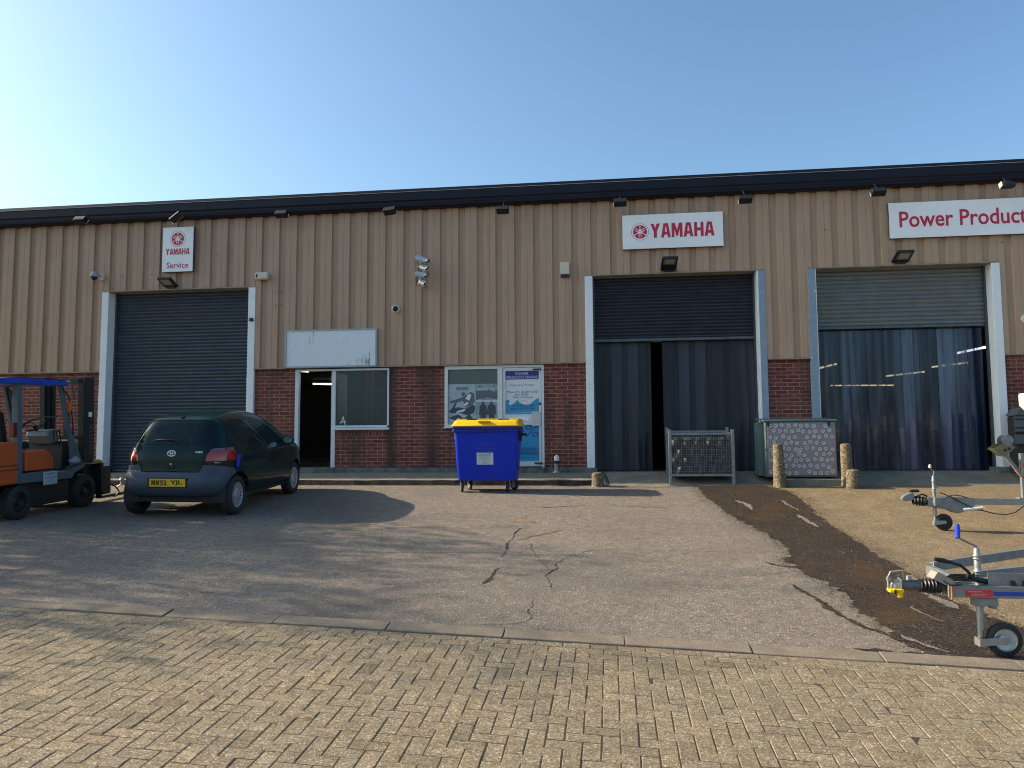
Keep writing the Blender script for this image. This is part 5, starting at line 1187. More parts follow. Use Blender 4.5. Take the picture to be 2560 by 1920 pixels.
# dark liners in the arches
for y0 in (.52, 2.89):
    for s_ in (-1, 1):
        mb = MB(); n = 16; vs_ = []
        for i in range(n+1):
            a = -.25 + (math.pi+.5)*i/n
            for x in (.50, .75): vs_.append((s_*x, y0+.333*math.cos(a), .292+.333*math.sin(a)))
        vs_ += [(s_*.50, y0, .292)]
        mb.add(vs_, [(2*i, 2*i+1, 2*i+3, 2*i+2) for i in range(n)]+[(2*i, 2*i+2, len(vs_)-1) for i in range(n)], 0, True).build("arch_liner", M_blackm, car, False, recalc=False)
M_hub = mat("hubcap silver", (.42,.44,.47), .38, .5, noise=.12, nscale=10)
def wheel(y0, s_):
    c = Vector((s_*.712, y0, .288)); ax = Vector((s_, 0, 0)); w_ = .0875; r = .288
    t = MB().lathe(c, ax, [(-w_,.18),(-w_,.245),(-w_+.02,.275),(-w_+.035,r),(w_-.035,r),(w_-.018,.278),(w_-.004,.25),(w_-.006,.21),(w_-.02,.185)], 48).build("wheel_tyre", M_rubber, car, False)
    mb = MB(); mb.lathe(c, ax, [(.060,.188),(.072,.182),(.066,.165),(.060,.160)], 40)
    mb.lathe(c, ax, [(.064,.0),(.072,.03),(.070,.085),(.058,.098)], 28)
    for k in range(14):
        a = 2*math.pi*k/14; wd_ = .019; d = Vector((0, math.cos(a), math.sin(a))); p = Vector((0, -math.sin(a), math.cos(a)))
        q = [c+ax*.061+d*.090-p*wd_*.8, c+ax*.061+d*.090+p*wd_*.8, c+ax*.066+d*.165+p*wd_*1.25, c+ax*.066+d*.165-p*wd_*1.25]
        mb.add(q + [v-ax*.012 for v in q], [(0,1,2,3),(0,4,5,1),(1,5,6,2),(2,6,7,3),(3,7,4,0)])
    mb.build("hubcap", M_hub, t, False)
    MB().lathe(c, ax, [(.03,0),(.03,.185)], 24).build("rim_back", M_blackm, t, False)
for y0 in (.52, 2.89):
    for s_ in (-1, 1): wheel(y0, s_)
# ============================================================ FORKLIFT
q0 = Vector((-6.27, -5.50, 0)); q1 = Vector((-6.29, -4.10, 0)); q0.z = gz(q0.x-.4, q0.y); q1.z = gz(q1.x-.4, q1.y)
ff = (q1-q0).normalized(); fr = Vector((1, 0, 0)); fu = fr.cross(ff).normalized(); fr = ff.cross(fu).normalized()
fm = Matrix((fr, ff, fu)).transposed().to_4x4(); fm.translation = q0
fk = thing("forklift", "orange and grey forklift truck with blue sheeted overhead guard facing the wall", "forklift", mat=fm)
fk.matrix_world = fm
M_or = mat("orange forklift paint", (.50,.085,.018), .5, noise=.12, nscale=4, dirt=(.16,.06,.03), dscale=4, dirtlo=.6, dirthi=.8)
M_fg = mat("grey forklift paint", (.085,.115,.140), .5, noise=.15, nscale=4, dirt=(.06,.065,.07), dscale=5, dirtlo=.55, dirthi=.8)
M_mast = mat("greasy mast black", (.014,.014,.016), .55, noise=.4, nscale=10)
W0, W1 = -1.04, .0     # across the truck: near side at x = 0
def px(name, poly, a, b, mt, parent=fk, bevel=.008, r=0):
    return MB().prism(rnd(poly, r) if r else poly, fx, a, b).build(name, mt, parent, False, bevel=bevel)
cw = px("counterweight", [(-.04,.50),(-.04,1.09),(-.42,1.09),(-.60,1.02),(-.68,.80),(-.68,.36),(-.50,.36),(-.44,.50)], W0+.03, W1-.01, M_or, bevel=.03)
for z in (.70,.76): MB().box(W0+.02, W1-.006, -.66, -.042, z, z+.012).build("groove", M_blackm, cw, False)
px("engine_hood", [(.10,.66),(.10,.945),(.50,.955),(.60,.90),(.665,.80),(.665,.66)], W0+.06, W1-.01, M_or, bevel=.02)
px("chassis", [(.0,.50),(.0,.64),(.66,.64),(.68,.60),(1.08,.60),(1.14,.66),(1.36,.70),(1.36,.64),(1.12,.56),(1.05,.48)], W0+.02, W1, M_fg, bevel=.006)
px("underframe", [(-.02,.14),(.02,.499),(1.06,.47),(1.10,.14)], W0+.12, W1-.06, M_mast, bevel=.01)
MB().box(W0+.25, W1-.25, -.5, 0, .2, .48).box(W0+.3, W1-.3, 1.0, 1.5, .2, .6).build("axle_housing", M_mast, fk, False)
for x0_ in (W0+.02, W1-.11):
    px("rear_guard_post", [(-.04,.50),(-.06,1.92),(.03,1.92),(.055,.50)], x0_, x0_+.09, M_fg, bevel=.01)
    px("front_guard_post", [(.83,1.92),(.915,1.92),(1.05,1.32),(1.36,.70),(1.11,.655),(1.09,.99),(1.01,1.20)], x0_+.02, x0_+.07, M_fg, bevel=.006)
cp = px("overhead_guard", [(-.72,1.90),(-.72,1.955),(-.02,2.0),(.94,1.975),(.94,1.90),(.82,1.90)], W0-.02, W1+.01, mat("blue sheeting", (.006,.055,.42), .45, noise=.25, nscale=9, bump=.5, bscale=18), bevel=.015)
MB().add([(W0,-.72,1.960),(W1,-.72,1.960),(W1,-.02,2.006),(W0,-.02,2.006),(W1,.99,1.984),(W0,.99,1.984)], [(0,1,2,3),(3,2,4,5)]).box(W0,W1,.90,1.0,1.96,1.985).build("guard_top_sheet", mat("pale top sheet", (.5,.5,.48), .6, noise=.1), cp, False)
def fwheel(y0, r, w_, x):
    c = Vector((x, y0, r)); ax = Vector((1, 0, 0))
    t = MB().lathe(c, ax, [(-w_/2,.10),(-w_/2,r*.9),(-w_/2+.02,r),(w_/2-.02,r),(w_/2,r*.88),(w_/2-.004,r*.62),(w_/2-.03,r*.58)], 40).build("wheel_tyre", M_rubber, fk, False)
    MB().lathe(c, ax, [(w_/2-.035,r*.58),(w_/2-.03,r*.45),(w_/2-.07,r*.36),(w_/2-.05,r*.2),(w_/2-.02,r*.18),(w_/2-.02,0)], 28).build("wheel_rim", M_mast, t, False)
for x in (-.09, -.95): fwheel(0, .235, .17, x); fwheel(1.38, .255, .19, x)
# mast: two channels with cross members, chains and carriage, forks down
for x in (-.20, -.88):
    MB().box(x-.045, x+.045, 1.53, 1.79, .06, 2.06).box(x-.085 if x > -.5 else x+.045, x-.045 if x > -.5 else x+.085, 1.57, 1.73, .10, 2.02).build("mast_channel", M_mast, fk, False, bevel=.004)
    MB().tube([(x-.10 if x > -.5 else x+.10, 1.65, .2), (x-.10 if x > -.5 else x+.10, 1.65, 1.95)], .022, 8).build("lift_chain", M_mast, fk, False)
MB().box(-.95,-.13,1.53,1.59,1.96,2.04).box(-.95,-.13,1.53,1.59,1.05,1.12).box(-.95,-.13,1.53,1.59,.18,.30).build("mast_crossmember", M_mast, fk, False, bevel=.004)
MB().cyl((-.54,1.65,.15),(-.54,1.65,1.5),.045,12).build("lift_ram", M_mast, fk, False)
tm = MB(); tm.X = Matrix.Translation((-.112, 1.605, 0)) @ Matrix.Rotation(math.pi/2, 4, 'Z') @ Matrix.Rotation(-math.pi/2, 4, 'Y')
MB().box(-.157,-.148,1.65,1.73,1.42,1.50).build("mast_plate", M_white, fk, False)
mbt = MB(); v_, f_ = text_mesh("TOYOTA", .02); sx_ = max(p[0] for p in v_); sz_ = max(p[1] for p in v_)
mbt.add([(-.1535, 1.76 - p[1]/sz_*.085, .80 + p[0]/sx_*.50) for p in v_], f_); mbt.build("mast_lettering", mat("worn mast lettering", (.10,.105,.11), .6), fk, False)
MB().box(-1.02,-.02,1.79,1.85,.18,.66).build("load_carriage", M_mast, fk, False, bevel=.01)
MB().box(-1.05,-.03,1.50,1.96,.662,.672).build("carriage_top", mat("worn steel", (.34,.31,.27), .45, .4, noise=.3), fk, False)
MB().box(-1.02,-.02,1.85,2.04,.14,.60).build("side_shift_unit", M_mast, fk, False, bevel=.015)
for x in (-.25, -.85): MB().box(x-.05, x+.05, 2.04, 2.08, .06, .62).box(x-.05, x+.05, 2.04, 2.95, .05, .09).build("fork", M_mast, fk, False, bevel=.004)
MB().tube([(-.05,2.02,.30),(.05,2.06,.25),(.10,2.08,.16),(.04,2.06,.09),(-.02,2.02,.10)], .014, 6).build("hydraulic_hose", M_mast, fk, False)
tag(MB().add([fm @ Vector(p) for p in [(-.16,1.74,.674),(-.05,1.76,.674),(-.05,1.89,.674),(-.17,1.91,.674),(-.14,1.76,.72),(-.06,1.78,.73),(-.06,1.86,.70),(-.14,1.88,.715)]], [(0,1,2,3),(4,5,6,7),(0,1,5,4),(1,2,6,5),(2,3,7,6),(3,0,4,7)]).build("yellow_strap", mat("yellow webbing", (.55,.36,.03), .7, noise=.3, nscale=40), bevel=.012), "crumpled yellow webbing lying on top of the forklift carriage", "webbing")
# controls
px("seat_cushion", [(.10,.96),(.12,1.06),(.52,1.08),(.56,.97)], -.75, -.30, M_black, bevel=.03)
px("seat_back", [(.02,1.02),(-.04,1.50),(.05,1.53),(.14,1.06)], -.74, -.31, M_black, bevel=.03)
MB().lathe((-.52,.90,1.30),(0,-.55,.83),[(0,.165),(.014,.178),(.028,.165),(.014,.152),(0,.165)],28).tube([(-.52,.90,1.31),(-.52,1.10,.95)],.03,10).tube([(-.68,.90,1.30),(-.36,.90,1.30)],.012,6).build("steering_wheel", M_black, fk, False)
px("dash_console", [(.98,1.02),(.90,1.14),(.92,1.22),(1.10,1.24),(1.16,1.10),(1.10,.98)], -.66, -.30, mat("console silver", (.20,.205,.215), .35, .3), bevel=.02)
px("front_cowl", [(1.02,.62),(1.06,1.04),(1.34,1.05),(1.36,.66)], -.92, -.16, M_mast, bevel=.01)
MB().box(-.92,-.14,1.05,1.36,1.05,1.062).build("cowl_plate", mat("cowl plate", (.55,.52,.42), .5, noise=.1), fk, False)
for x in (-.26,-.21,-.16): MB().tube([(x,1.02,1.0),(x,.98,1.20)], .008, 6).lathe((x,.98,1.19),(0,0,1),[(0,.01),(.01,.02),(.03,.02),(.04,0)],10).build("lever", M_black, fk, False)
MB().box(-.06,.012,.985,1.03,1.52,1.67).build("indicator_lamp", mat("amber lamp", (.72,.14,.01), .25, coat=.4), fk, False, bevel=.006)
MB().tube([(-.04,.86,1.88),(-.0,.96,1.75),(-.01,1.06,1.45),(-.03,1.12,1.15)], .010, 6).tube([(-.1,.92,1.9),(.02,1.02,1.92),(.03,1.05,1.7)],.008,6).build("wiring", M_black, fk, False)
MB().box(-.10,-.02,-.13,-.06,1.16,1.36).build("rear_lamp", mat("rear lamp red", (.16,.01,.015), .3), fk, False, bevel=.008)
MB().box(-.80,-.22,.98,1.02,1.42,1.44).tube([(-.9,.9,1.85),(-.84,.95,1.55)],.05,8).build("work_lamp", M_black, fk, False)
npl = MB().box(.002,.008,.43,.715,.435,.625).build("service_plate", mat("service plate", (.46,.52,.58), .5), fk, False)
mb = MB()
for s_, a, b, z0, z1 in [("S.C. MURRELL",.46,.69,.585,.607),("FORK LIFT TRUCK LTD",.50,.66,.560,.572),("01634 316231",.45,.70,.525,.548),("sales service hire",.50,.65,.495,.506),("repairs and parts",.48,.68,.472,.484),("all makes supplied",.47,.69,.448,.460)]:
    mb.text(s_, a, b, z0, z1, 0, 0, bold=.02, f=lambda x, y, z: (.0095, x, z))
mb.build("plate_lettering", mat("plate ink", (.03,.04,.10), .5), npl, False)
MB().lathe((-.05,1.17,.70),(0,0,1),[(0,.06),(.03,.085),(.06,.08),(.10,.05),(.12,0)],14).build("front_lamp", M_grey, fk, False)
# bent tow bar lying between forklift and car
t = thing("tow_bar", "bent pale steel bar with ball end lying by the kerb beside the car", "bar", (-7.7, -1.3, -.36))
MB().tube([(-8.05,-1.3,-.33),(-7.72,-1.3,-.34),(-7.68,-1.3,-.30),(-7.62,-1.3,-.265),(-7.55,-1.3,-.255)], .014, 8).build("bar", M_galvl, t)
MB().tube([(-7.60,-1.3,-.26),(-7.60,-1.3,-.20)], .022, 8).lathe((-7.60,-1.3,-.205),(0,0,1),[(0,.01),(.01,.035),(.04,.045),(.07,.03),(.08,0)],14).build("ball_end", M_galvl, t)
# ============================================================ NEAR TRAILER
NY = -9.30
t = thing("trailer", "nearer galvanised trailer drawbar with yellow coupling lock and blue crank handle", "trailer", (4.80, NY, -1.12))
f = lambda u, v, d: (u, d, v)
def pz(name, poly, a, b, mt, par, bevel=.003, r=0): return MB().prism(rnd(poly, r) if r else poly, f, NY+a, NY+b).build(name, mt, par, bevel=bevel)
pz("drawbar_beam", [(4.41,-.592),(4.41,-.683),(4.95,-.688),(7.9,-.70),(7.9,-.60),(4.98,-.605)], -.075, -.055, M_galv, t)
pz("drawbar_beam", [(4.41,-.592),(4.41,-.683),(4.95,-.688),(4.98,-.605)], .055, .075, M_galv, t)
MB().box(4.412,4.97,NY-.055,NY+.055,-.61,-.60).build("drawbar_plate", M_galv, t)
# side members splaying away behind
def beam(a, b, h, w_, name, par, mt=M_galv, fl=True):
    a = Vector(a); b = Vector(b); d = (b-a).normalized(); s_ = Vector((-d.y, d.x, 0)).normalized(); mb = MB(); u = Vector((0,0,1))
    P_ = [(-w_/2,0),(-w_/2,h),(w_/2,h),(w_/2,h-.006),(-w_/2+.006,h-.006),(-w_/2+.006,.006),(w_/2,.006),(w_/2,0)] if fl else [(-w_/2,0),(-w_/2,h),(w_/2,h),(w_/2,0)]
    n = len(P_); vs_ = [a+s_*p+u*q for p, q in P_]+[b+s_*p+u*q for p, q in P_]
    return mb.add(vs_, [tuple(range(n)), tuple(range(2*n-1, n-1, -1))]+[(i, i+n, (i+1) % n+n, (i+1) % n) for i in range(n)]).build(name, mt, par)
mb = MB(); mb.box(4.695,7.9,NY-.052,NY-.046,-.60,-.512); 
beam((4.70,NY-.02,-.60),(7.9,NY-.12,-.60),.09,.04,"side_member",t)
for x in (4.84,4.92,5.0,5.08):
    pz("slot_web", rnd([(x,-.596),(x,-.560),(x+.035,-.560),(x+.05,-.596)],.004), -.060, -.052, M_blackm, t, 0)
beam((4.50,-8.86,-.575),(6.2,-7.64,-.545),.07,.035,"side_member",t)
beam((4.72,-9.02,-.60),(6.6,-7.9,-.60),.05,.04,"side_member",t)
MB().box(4.46,4.50,NY+.02,-8.84,-.60,-.53).build("cross_member", M_galv, t)
# coupling
MB().tube([(4.085,NY,-.610),(4.26,NY,-.612)],[.040,.036],16).tube([(4.22,NY,-.612),(4.45,NY,-.625)],.028,12).build("coupling_shaft", mat("rusty grey steel", (.12,.12,.125), .5, .4, noise=.3, dirt=(.16,.06,.03), dscale=9, dirtlo=.5, dirthi=.7), t)
MB().lathe((4.068,NY,-.660),(0,0,1),[(0,.028),(.02,.036),(.05,.036),(.075,.022),(.08,0)],16).tube([(4.07,NY,-.61),(4.12,NY,-.61)],.034,12).build("coupling_head", M_galv, t)
MB().tube([(4.012,NY-.02,-.638),(4.008,NY-.02,-.56),(4.030,NY-.02,-.515),(4.115,NY-.02,-.505),(4.122,NY-.02,-.56)],.0085,8).box(4.012,4.03,NY-.03,NY+.03,-.58,-.56).build("coupling_handle", M_galvl, t)
MB().tube([(4.065,NY-.045,-.55),(4.088,NY-.045,-.57),(4.092,NY-.045,-.65)],.009,8).build("lock_shackle", M_chrome, t)
lk_ = MB().box(4.010,4.108,NY-.06,NY+.02,-.662,-.636).lathe((4.045,NY-.065,-.652),(0,1,0),[(0,.018),(.07,.018)],14).lathe((4.085,NY-.04,-.695),(0,0,1),[(0,.020),(.04,.018)],12).build("coupling_lock", M_yellow, t, bevel=.004)
MB().lathe((4.045,NY-.0665,-.652),(0,1,0),[(0,0),(0,.009),(.002,.009)],12).build("lock_barrel", M_black, lk_)
MB().lathe((4.235,NY,-.612),(1,0,-.06),[(0,.040),(.005,.052),(.02,.042),(.03,.054),(.045,.043),(.055,.055),(.07,.044),(.08,.055),(.095,.045),(.105,.054),(.12,.044),(.145,.048),(.15,.03)],22).build("rubber_boot", M_black, t)
MB().cyl((4.165,NY,-.575),(4.165,NY,-.545),.018,12).build("grease_cap", M_grey, t)
pz("fixing_plate", [(4.31,-.555),(4.345,-.505),(4.365,-.508),(4.47,-.575),(4.46,-.600),(4.40,-.600)], -.062, .062, mat("pale zinc plate", (.30,.285,.245), .5, .3, noise=.15, nscale=14, dirt=(.3,.18,.1), dscale=14, dirtlo=.6, dirthi=.75), t)
MB().tube([(4.345,NY-.02,-.417),(4.395,NY-.02,-.425),(4.45,NY-.02,-.438)],[.014,.018,.013],10).tube([(4.45,NY-.02,-.438),(4.52,NY-.02,-.458),(4.57,NY-.02,-.50),(4.62,NY-.02,-.57)],.011,8).build("handbrake_lever", M_black, t)
mb = MB(); rn = random.Random(6)
for k in range(5):
    mb.tube([(4.52+.09*math.cos(a)+rn.uniform(-.006,.006), NY-.03+.045*math.sin(a), -.560+.018*k*.4+.02*math.sin(a*.5+k)) for a in [i*2*math.pi/14 for i in range(15)]], .0055, 6)
mb.tube([(4.46,NY-.06,-.53),(4.40,NY-.075,-.535),(4.375,NY-.08,-.565),(4.42,NY-.09,-.595),(4.50,NY-.09,-.592)],.005,6).tube([(4.55,NY-.04,-.54),(4.62,NY-.03,-.56),(4.74,NY,-.585)],.020,8)
mb.build("coiled_cable", M_black, t)
MB().lathe((4.552,NY-.09,-.535),(0,-1,0),[(-.03,.018),(0,.020),(.006,.018),(.006,.012)],16).build("cable_plug", M_black, t)
def jockey(root, x, y, ztop, zcl, zbot, r, w_, armx, Y_, crank, handle_mt, hpos, tr=.024, rim=None):
    MB().lathe((x,y,zcl-.02),(0,0,1),[(0,tr*1.05)]+[(.02+i*.011,(tr*1.38 if i % 2 else tr)) for i in range(0, 7)]+[(.105,tr),(.150,tr)]+[(.155+i*.011,(tr*1.32 if i % 2 else tr*.95)) for i in range(5)]+[(ztop-zcl+.0,tr*.95),(ztop-zcl+.02,tr*.7),(ztop-zcl+.02,0)],20).build("jack_tube", M_galvl, root)
    MB().tube([(x,y,zcl),(x,y,zbot+.19)],tr*1.02,14).tube([(x-.004,y,zbot+.20),(x-.004,y,zbot+.08)],tr*.8,12).build("jack_leg", M_galvl, root)
    mb = MB()
    for s_ in (-1, 1): mb.prism(rnd([(x-.030,zbot+.128),(x-.030,zbot+.070),(armx+.012,zbot+r-.022),(armx+.028,zbot+r),(armx+.012,zbot+r+.024)],.012), lambda u, v, d: (u, d, v), y+s_*(w_/2+.010), y+s_*(w_/2+.014))
    mb.cyl((armx,y-w_/2-.022,zbot+r),(armx,y+w_/2+.022,zbot+r),.009,10); mb.box(x-.030,x-.026,y-w_/2-.012,y+w_/2+.012,zbot+.07,zbot+.128).build("wheel_fork", M_galvl, root, bevel=.001)
    wt = MB().lathe((armx,y,zbot+r),(0,1,0),[(-w_/2,r*.68),(-w_/2+.004,r*.9),(-w_/2+.014,r),(w_/2-.014,r),(w_/2-.004,r*.9),(w_/2,r*.68)],36).build("jockey_wheel_tyre", M_rubber, root)
    mb = MB().lathe((armx,y,zbot+r),(0,-1,0),[(w_/2-.004,r*.70),(w_/2+.001,r*.66),(w_/2-.010,r*.60),(w_/2-.016,r*.30),(w_/2-.004,r*.2),(w_/2-.002,0)],28)
    mb.lathe((armx,y,zbot+r),(0,1,0),[(w_/2-.004,r*.70),(w_/2-.012,r*.6),(w_/2-.012,0)],28); mb.build("jockey_wheel_rim", rim or mat("zinc rim", (.40,.44,.46), .35, .6, noise=.25, nscale=30), wt)
    MB().tube(crank, .007, 8).build("crank", M_galv, root)
    MB().lathe(hpos[0], Vector(hpos[1])-Vector(hpos[0]), [(0,.016),(.004,.019),(.02,.017),((Vector(hpos[1])-Vector(hpos[0])).length*.6,.019),((Vector(hpos[1])-Vector(hpos[0])).length,.015),((Vector(hpos[1])-Vector(hpos[0])).length+.003,0)], 14).build("crank_handle", handle_mt, root)
zb_ = gz(4.80, NY)+.008
jockey(t, 4.650, NY, -.335, -.56, zb_, .120, .062, 4.805, NY, [(4.655,NY,-.325),(4.60,NY,-.300),(4.53,NY,-.262),(4.50,NY,-.262)], mat("blue handle", (.015,.04,.48), .35), ((4.522,NY,-.260),(4.524,NY,-.160)))
MB().box(4.60,4.76,NY-.05,NY+.05,-.75,-.69).prism([(4.60,-.70),(4.76,-.70),(4.75,-.77),(4.72,-.77),(4.70,-.735),(4.62,-.735)], f, NY-.04, NY+.04).build("jack_clamp", M_galv, t, bevel=.004)
st = MB().box(4.522,4.712,NY-.0775,NY-.0755,-.676,-.628).build("red_label", mat("red label", (.50,.03,.045), .4, noise=.1, nscale=30), t)
mb = MB(); mb.text("WARNING", 4.54, 4.64, -.645, -.635, NY-.0785, 0, bold=.02); mb.text("CHECK NUTS", 4.56, 4.67, -.668, -.655, NY-.0785, 0, bold=.02); mb.build("label_lettering", mat("label pink", (.6,.35,.38), .5), st)
MB().box(4.718,5.6,NY-.0775,NY-.0755,-.668,-.638).build("blue_stripe", mat("blue stripe", (.012,.045,.34), .35), t)
MB().tube([(4.43,NY-.08,-.60),(4.43,NY-.08,-.69),(4.425,NY-.08,-.70)],.006,6).build("rusty_bolt", mat("rusty bolt", (.35,.12,.04), .7), t)
# axle, wheels and rear beam beyond the frame edge
MB().box(7.9,7.96,-10.0,-8.4,-.70,-.61).build("cross_member", M_galv, t)
beam((6.2,-7.64,-.60),(7.9,-7.64,-.60),.07,.035,"side_member",t)
MB().cyl((7.2,-10.15,-.80),(7.2,-8.1,-.80),.03,10).box(7.17,7.23,NY-.06,NY,-.80,-.69).build("axle", M_galv, t)
def twheel(root, x, y, r, s_):
    w_ = .15; z = gz(x, y)+r
    o = MB().lathe((x,y,z),(0,s_,0),[(-w_/2,r*.5),(-w_/2,r*.85),(-w_/2+.03,r),(w_/2-.03,r),(w_/2,r*.85),(w_/2,r*.5)],32).build("wheel_tyre", M_rubber, root)
    MB().lathe((x,y,z),(0,s_,0),[(.05,r*.52),(.03,r*.4),(.05,r*.2),(.07,0)],20).build("wheel_rim", M_galvl, o)
twheel(t, 7.2, -10.2, .29, -1); twheel(t, 7.2, -8.05, .29, 1)
# ============================================================ FAR TRAILER AND BOAT
FY = -4.5
t = thing("trailer", "farther galvanised boat trailer with winch post and small solid jockey wheel", "trailer", (6.33, FY, -.72))
def pf(name, poly, a, b, mt, par, bevel=.003, r=0): return MB().prism(rnd(poly, r) if r else poly, f, FY+a, FY+b).build(name, mt, par, bevel=bevel)
MB().box(6.60,9.6,FY-.045,FY+.045,-.362,-.281).build("drawbar", M_galvl, t, bevel=.005)
pf("coupling_body", [(6.137,-.268),(6.132,-.386),(6.36,-.428),(6.50,-.40),(6.72,-.375),(6.722,-.274),(6.45,-.262)], -.055, .055, M_galv, t, .006)
pf("coupling_head", [(5.811,-.275),(5.86,-.235),(5.944,-.197),(5.975,-.215),(5.975,-.30),(5.90,-.315),(5.825,-.312)], -.04, .04, M_galv, t, .012)
MB().tube([(5.925,FY,-.195),(5.97,FY,-.183),(6.048,FY,-.186)],[.010,.020,.018],10).build("coupling_handle", M_black, t)
MB().lathe((5.965,FY,-.31),(1,0,-.10),[(0,.04),(.01,.058),(.03,.045),(.05,.064),(.07,.05),(.09,.066),(.11,.052),(.13,.066),(.15,.055),(.165,.05),(.168,.02)],20).build("rubber_boot", M_black, t)
MB().tube([(5.99,FY,-.27),(6.08,FY-.03,-.225),(6.14,FY-.02,-.255)],.012,8).build("brake_rod", M_black, t)
pf("brake_housing", [(6.358,-.395),(6.42,-.455),(6.507,-.478),(6.60,-.45),(6.68,-.44),(6.72,-.38),(6.5,-.36),(6.40,-.33)], -.06, .06, M_galv, t, .015)
MB().tube([(6.571,FY-.07,-.425),(6.68,FY-.07,-.418),(6.806,FY-.07,-.400)],[.020,.024,.022],10).build("handbrake_lever", mat("pale sleeve", (.5,.52,.53), .45), t)
MB().box(6.66,6.82,FY-.05,FY+.03,-.44,-.425).build("lever_bracket", M_black, t, bevel=.005)
zb_ = gz(6.34, FY)+.006
jockey(t, 6.238, FY, .015, -.215, zb_, .108, .055, 6.340, FY, [(6.245,FY,.02),(6.246,FY,.085),(6.205,FY,.108),(6.202,FY,.13)], M_cream, ((6.203,FY,.12),(6.204,FY,.165)), tr=.021, rim=M_rubber)
MB().box(6.20,6.28,FY-.11,FY-.04,-.38,-.27).build("jack_clamp", M_galv, t, bevel=.005)
MB().tube([(6.28,FY-.08,-.20),(6.42,FY-.08,-.26),(6.56,FY-.08,-.34),(6.68,FY-.08,-.41),(6.82,FY-.08,-.44),(6.95,FY-.06,-.475),(7.08,FY-.06,-.49),(7.2,FY-.06,-.46),(7.32,FY-.05,-.375)],.007,6).tube([(6.36,FY-.05,-.27),(6.45,FY-.04,-.235),(6.55,FY-.05,-.245),(6.64,FY-.05,-.275)],.006,6).build("brake_cable", M_black, t)
MB().box(7.324,7.366,FY-.025,FY+.025,-.281,.31).box(7.27,7.42,FY-.05,FY+.05,-.285,-.268).build("winch_post", M_galvl, t, bevel=.003)
mb = MB(); d = Vector((.42,0,-.62)).normalized(); a = Vector((7.135,FY,.31)); mb.tube([a, a+d*.34, a+d*.62],[.030,.030,.030],4,sm=False).build("winch_arm", M_galv, t, bevel=.003)
MB().prism([(6.973,.366),(7.156,.474),(7.243,.387),(7.115,.268),(7.06,.285)], f, FY-.075, FY-.068).prism([(6.96,.372),(7.05,.43),(7.15,.475),(7.24,.39),(7.10,.27)], f, FY+.062, FY+.068).prism([(6.973,.366),(6.985,.372),(7.12,.272),(7.115,.268)], f, FY-.07, FY+.065).build("winch_plate", mat("olive zinc", (.17,.165,.10), .45, .4, noise=.2, nscale=14), t)
for x, z in ((7.115,.352),(7.165,.372)): MB().lathe((x,FY-.076,z),(0,-1,0),[(0,.018),(.006,.018),(.006,.010),(.012,.010),(.012,0)],12).build("winch_bolt", M_black, t)
for y_ in (-.088, .050): MB().lathe((7.152,FY+y_,.480),(0,1,0),[(0,0),(0,.072),(.006,.072),(.006,0)],26).build("winch_drum_flange", M_galv, t)
MB().cyl((7.152,FY-.05,.474),(7.152,FY+.05,.474),.045,18).build("winch_drum", M_black, t)
MB().lathe((7.33,FY-.05,.16),(0,-1,0),[(0,.02),(.02,.03),(.03,0)],8).tube([(7.25,FY-.03,.09),(7.30,FY-.05,.02),(7.36,FY-.04,.0)],.014,6).build("winch_hook", mat("rust red hook", (.30,.14,.09), .7, noise=.3), t)
for s_ in (-1, 1): beam((8.0,FY+s_*.05,-.36),(8.9,FY+s_*.6,-.36),.07,.05,"side_member",t); beam((8.9,FY+s_*.6,-.36),(11.8,FY+s_*.6,-.36),.07,.05,"side_member",t)
MB().cyl((10.6,FY-.8,-.45),(10.6,FY+.8,-.45),.03,10).build("axle", M_galv, t)
twheel(t, 10.6, FY-.85, .27, -1); twheel(t, 10.6, FY+.85, .27, 1)
for x in (9.4, 11.2): MB().box(x, x+.06, FY-.62, FY+.62, -.29, -.24).cyl((x+.03,FY-.12,-.20),(x+.03,FY+.12,-.20),.05,12).build("keel_roller", M_black, t)
t = thing("boat", "white boat hull with its bow at the frame edge above the winch post", "boat", (9.5, FY, -.1))
secs = []
for x, wd_, zk, zc, zg in [(7.365,.02,.93,.95,1.05),(7.50,.10,.78,.86,1.06),(7.75,.28,.52,.72,1.06),(8.2,.55,.22,.52,1.04),(9.0,.82,-.02,.32,1.0),(10.2,.92,-.12,.22,.97),(11.6,.90,-.14,.20,.95)]:
    secs.append([(x, FY-wd_, zg), (x, FY-wd_*.92, zc+.1), (x, FY-wd_*.78, zc), (x, FY, zk), (x, FY+wd_*.78, zc), (x, FY+wd_*.92, zc+.1), (x, FY+wd_, zg), (x, FY+wd_*.8, zg+.03), (x, FY, zg+.05), (x, FY-wd_*.8, zg+.03)])
loft(MB(), secs).build("hull", mat("white gelcoat", (.70,.73,.72), .25, coat=.3), t)
MB().box(8.6,8.66,FY-.55,FY+.55,1.05,1.30).build("windscreen", M_cglass, t, bevel=.01)
# slatted grey unit against the wall behind the boat
t = thing("louvred_unit", "weathered grey slatted unit at the right edge by the brick wall", "louvred unit", (9.5, -.5, -.2))
M_lou = mat("louvre grey", (.075,.085,.095), .6, noise=.2, nscale=8)
for z, h_ in ((.435,.17),(.655,.055),(.73,.14),(.885,.045)):
    MB().box(9.17, 10.0, -.62, -.59, z, z+h_).build("slat", M_lou, t, bevel=.004)
MB().box(9.20,10.0,-.58,-.30,-.10,.93).build("unit_body", M_blackm, t, bevel=.006)
MB().prism([(9.165,.945),(9.27,1.08),(10.0,1.08),(10.0,.945)], lambda u, v, d: (u, d, v), -.64, -.30).build("unit_top", M_lou, t, bevel=.004)
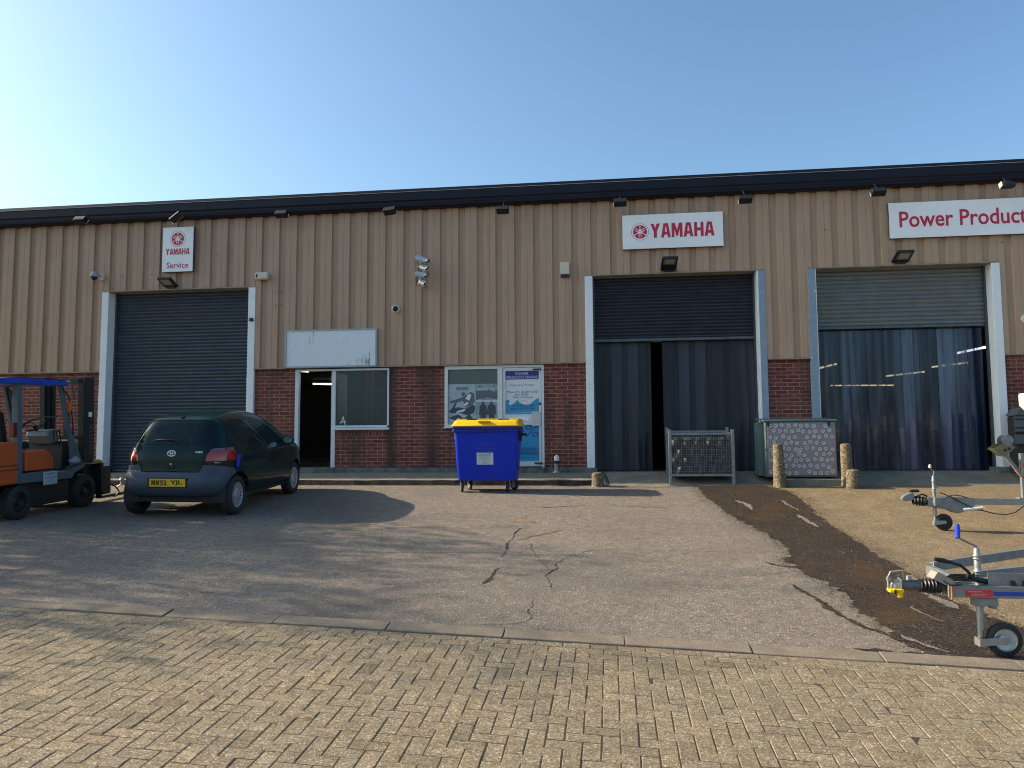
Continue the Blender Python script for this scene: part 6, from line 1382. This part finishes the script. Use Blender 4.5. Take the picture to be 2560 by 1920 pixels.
# ============================================================ BARE TREES LEFT OF THE YARD (they shade it)
M_bark = mat("tree bark", (.09,.07,.055), .9, noise=.35, nscale=9, bump=.6, bscale=20)
M_shadeleaf = mat('shade leaf', (.03,.05,.015), .5)
def tree(x, y, h, seed, lab, spread=1.0):
    rn = random.Random(seed); z0 = gz(x, y)
    t = thing("bare_tree", lab, "tree", (x, y, z0), group="bare trees beside the yard")
    tr = MB(); cr = MB(); tips = []
    def grow(p, d, L_, r, lv):
        n = 4; pts = [p]; rr = [r]; q = p.copy(); dd = d.copy()
        for i in range(n):
            dd = (dd + Vector((rn.uniform(-1,1), rn.uniform(-1,1), rn.uniform(-.5,.8)))*.16).normalized(); q = q + dd*L_/n; pts.append(q.copy()); rr.append(r*(1-.42*(i+1)/n))
        (tr if lv < 1 else cr).tube(pts, rr, 9 if lv < 2 else (5 if lv < 4 else 3), cap=False)
        if lv >= 2: tips.append(q.copy())
        if lv >= 6 or r < .006: return
        k = 3 if lv < 5 else 2
        for j in range(k + (1 if lv in (1, 2, 3) else 0)):
            i = n if j == 0 else rn.choice((1, 2, 3, 4) if lv else (3, 4))
            a = rn.uniform(0, 6.28); tilt = rn.uniform(.35, .85)*spread if j else rn.uniform(.1, .4)
            o = dd.orthogonal().normalized(); o = Matrix.Rotation(a, 3, dd) @ o
            nd = (dd*math.cos(tilt) + o*math.sin(tilt) + Vector((0,0,.12))).normalized()
            grow(pts[i], nd, L_*rn.uniform(.62, .85), rr[i]*rn.uniform(.62, .84), lv+1)
    grow(Vector((x, y, z0-.1)), Vector((rn.uniform(-.05,.05), rn.uniform(-.05,.05), 1)), h*.30, h*.030, 0)
    tr.build("trunk", M_bark, t, recalc=False)
    for _ in range(int(26*h)):       # leaf clumps added in the crown for blotchy shade
        c = rn.choice(tips); k = rn.randint(7, 16)
        for _ in range(k):
            p = c + Vector((rn.gauss(0,.26), rn.gauss(0,.26), rn.gauss(0,.2))); a = Vector((rn.uniform(-1,1), rn.uniform(-1,1), rn.uniform(-1,1))).normalized()*.055; b = a.orthogonal().normalized()*.05
            cr.add([p-a, p+b, p+a, p-b], [(0,1,2,3)], 1)
    cr.build("crown", [M_bark, M_shadeleaf], t, recalc=False)
tree(-14.2, -5.6, 8.5, 3, "bare tree off to the left of the yard nearest the building")
tree(-12.9, -9.3, 7.0, 8, "bare tree off to the left of the yard farthest from the building")
tree(-18.0, -7.0, 10.5, 15, "tallest bare tree off to the left of the yard behind the other two")
for o in list(bpy.data.meshes):
    if o.users == 0: bpy.data.meshes.remove(o)
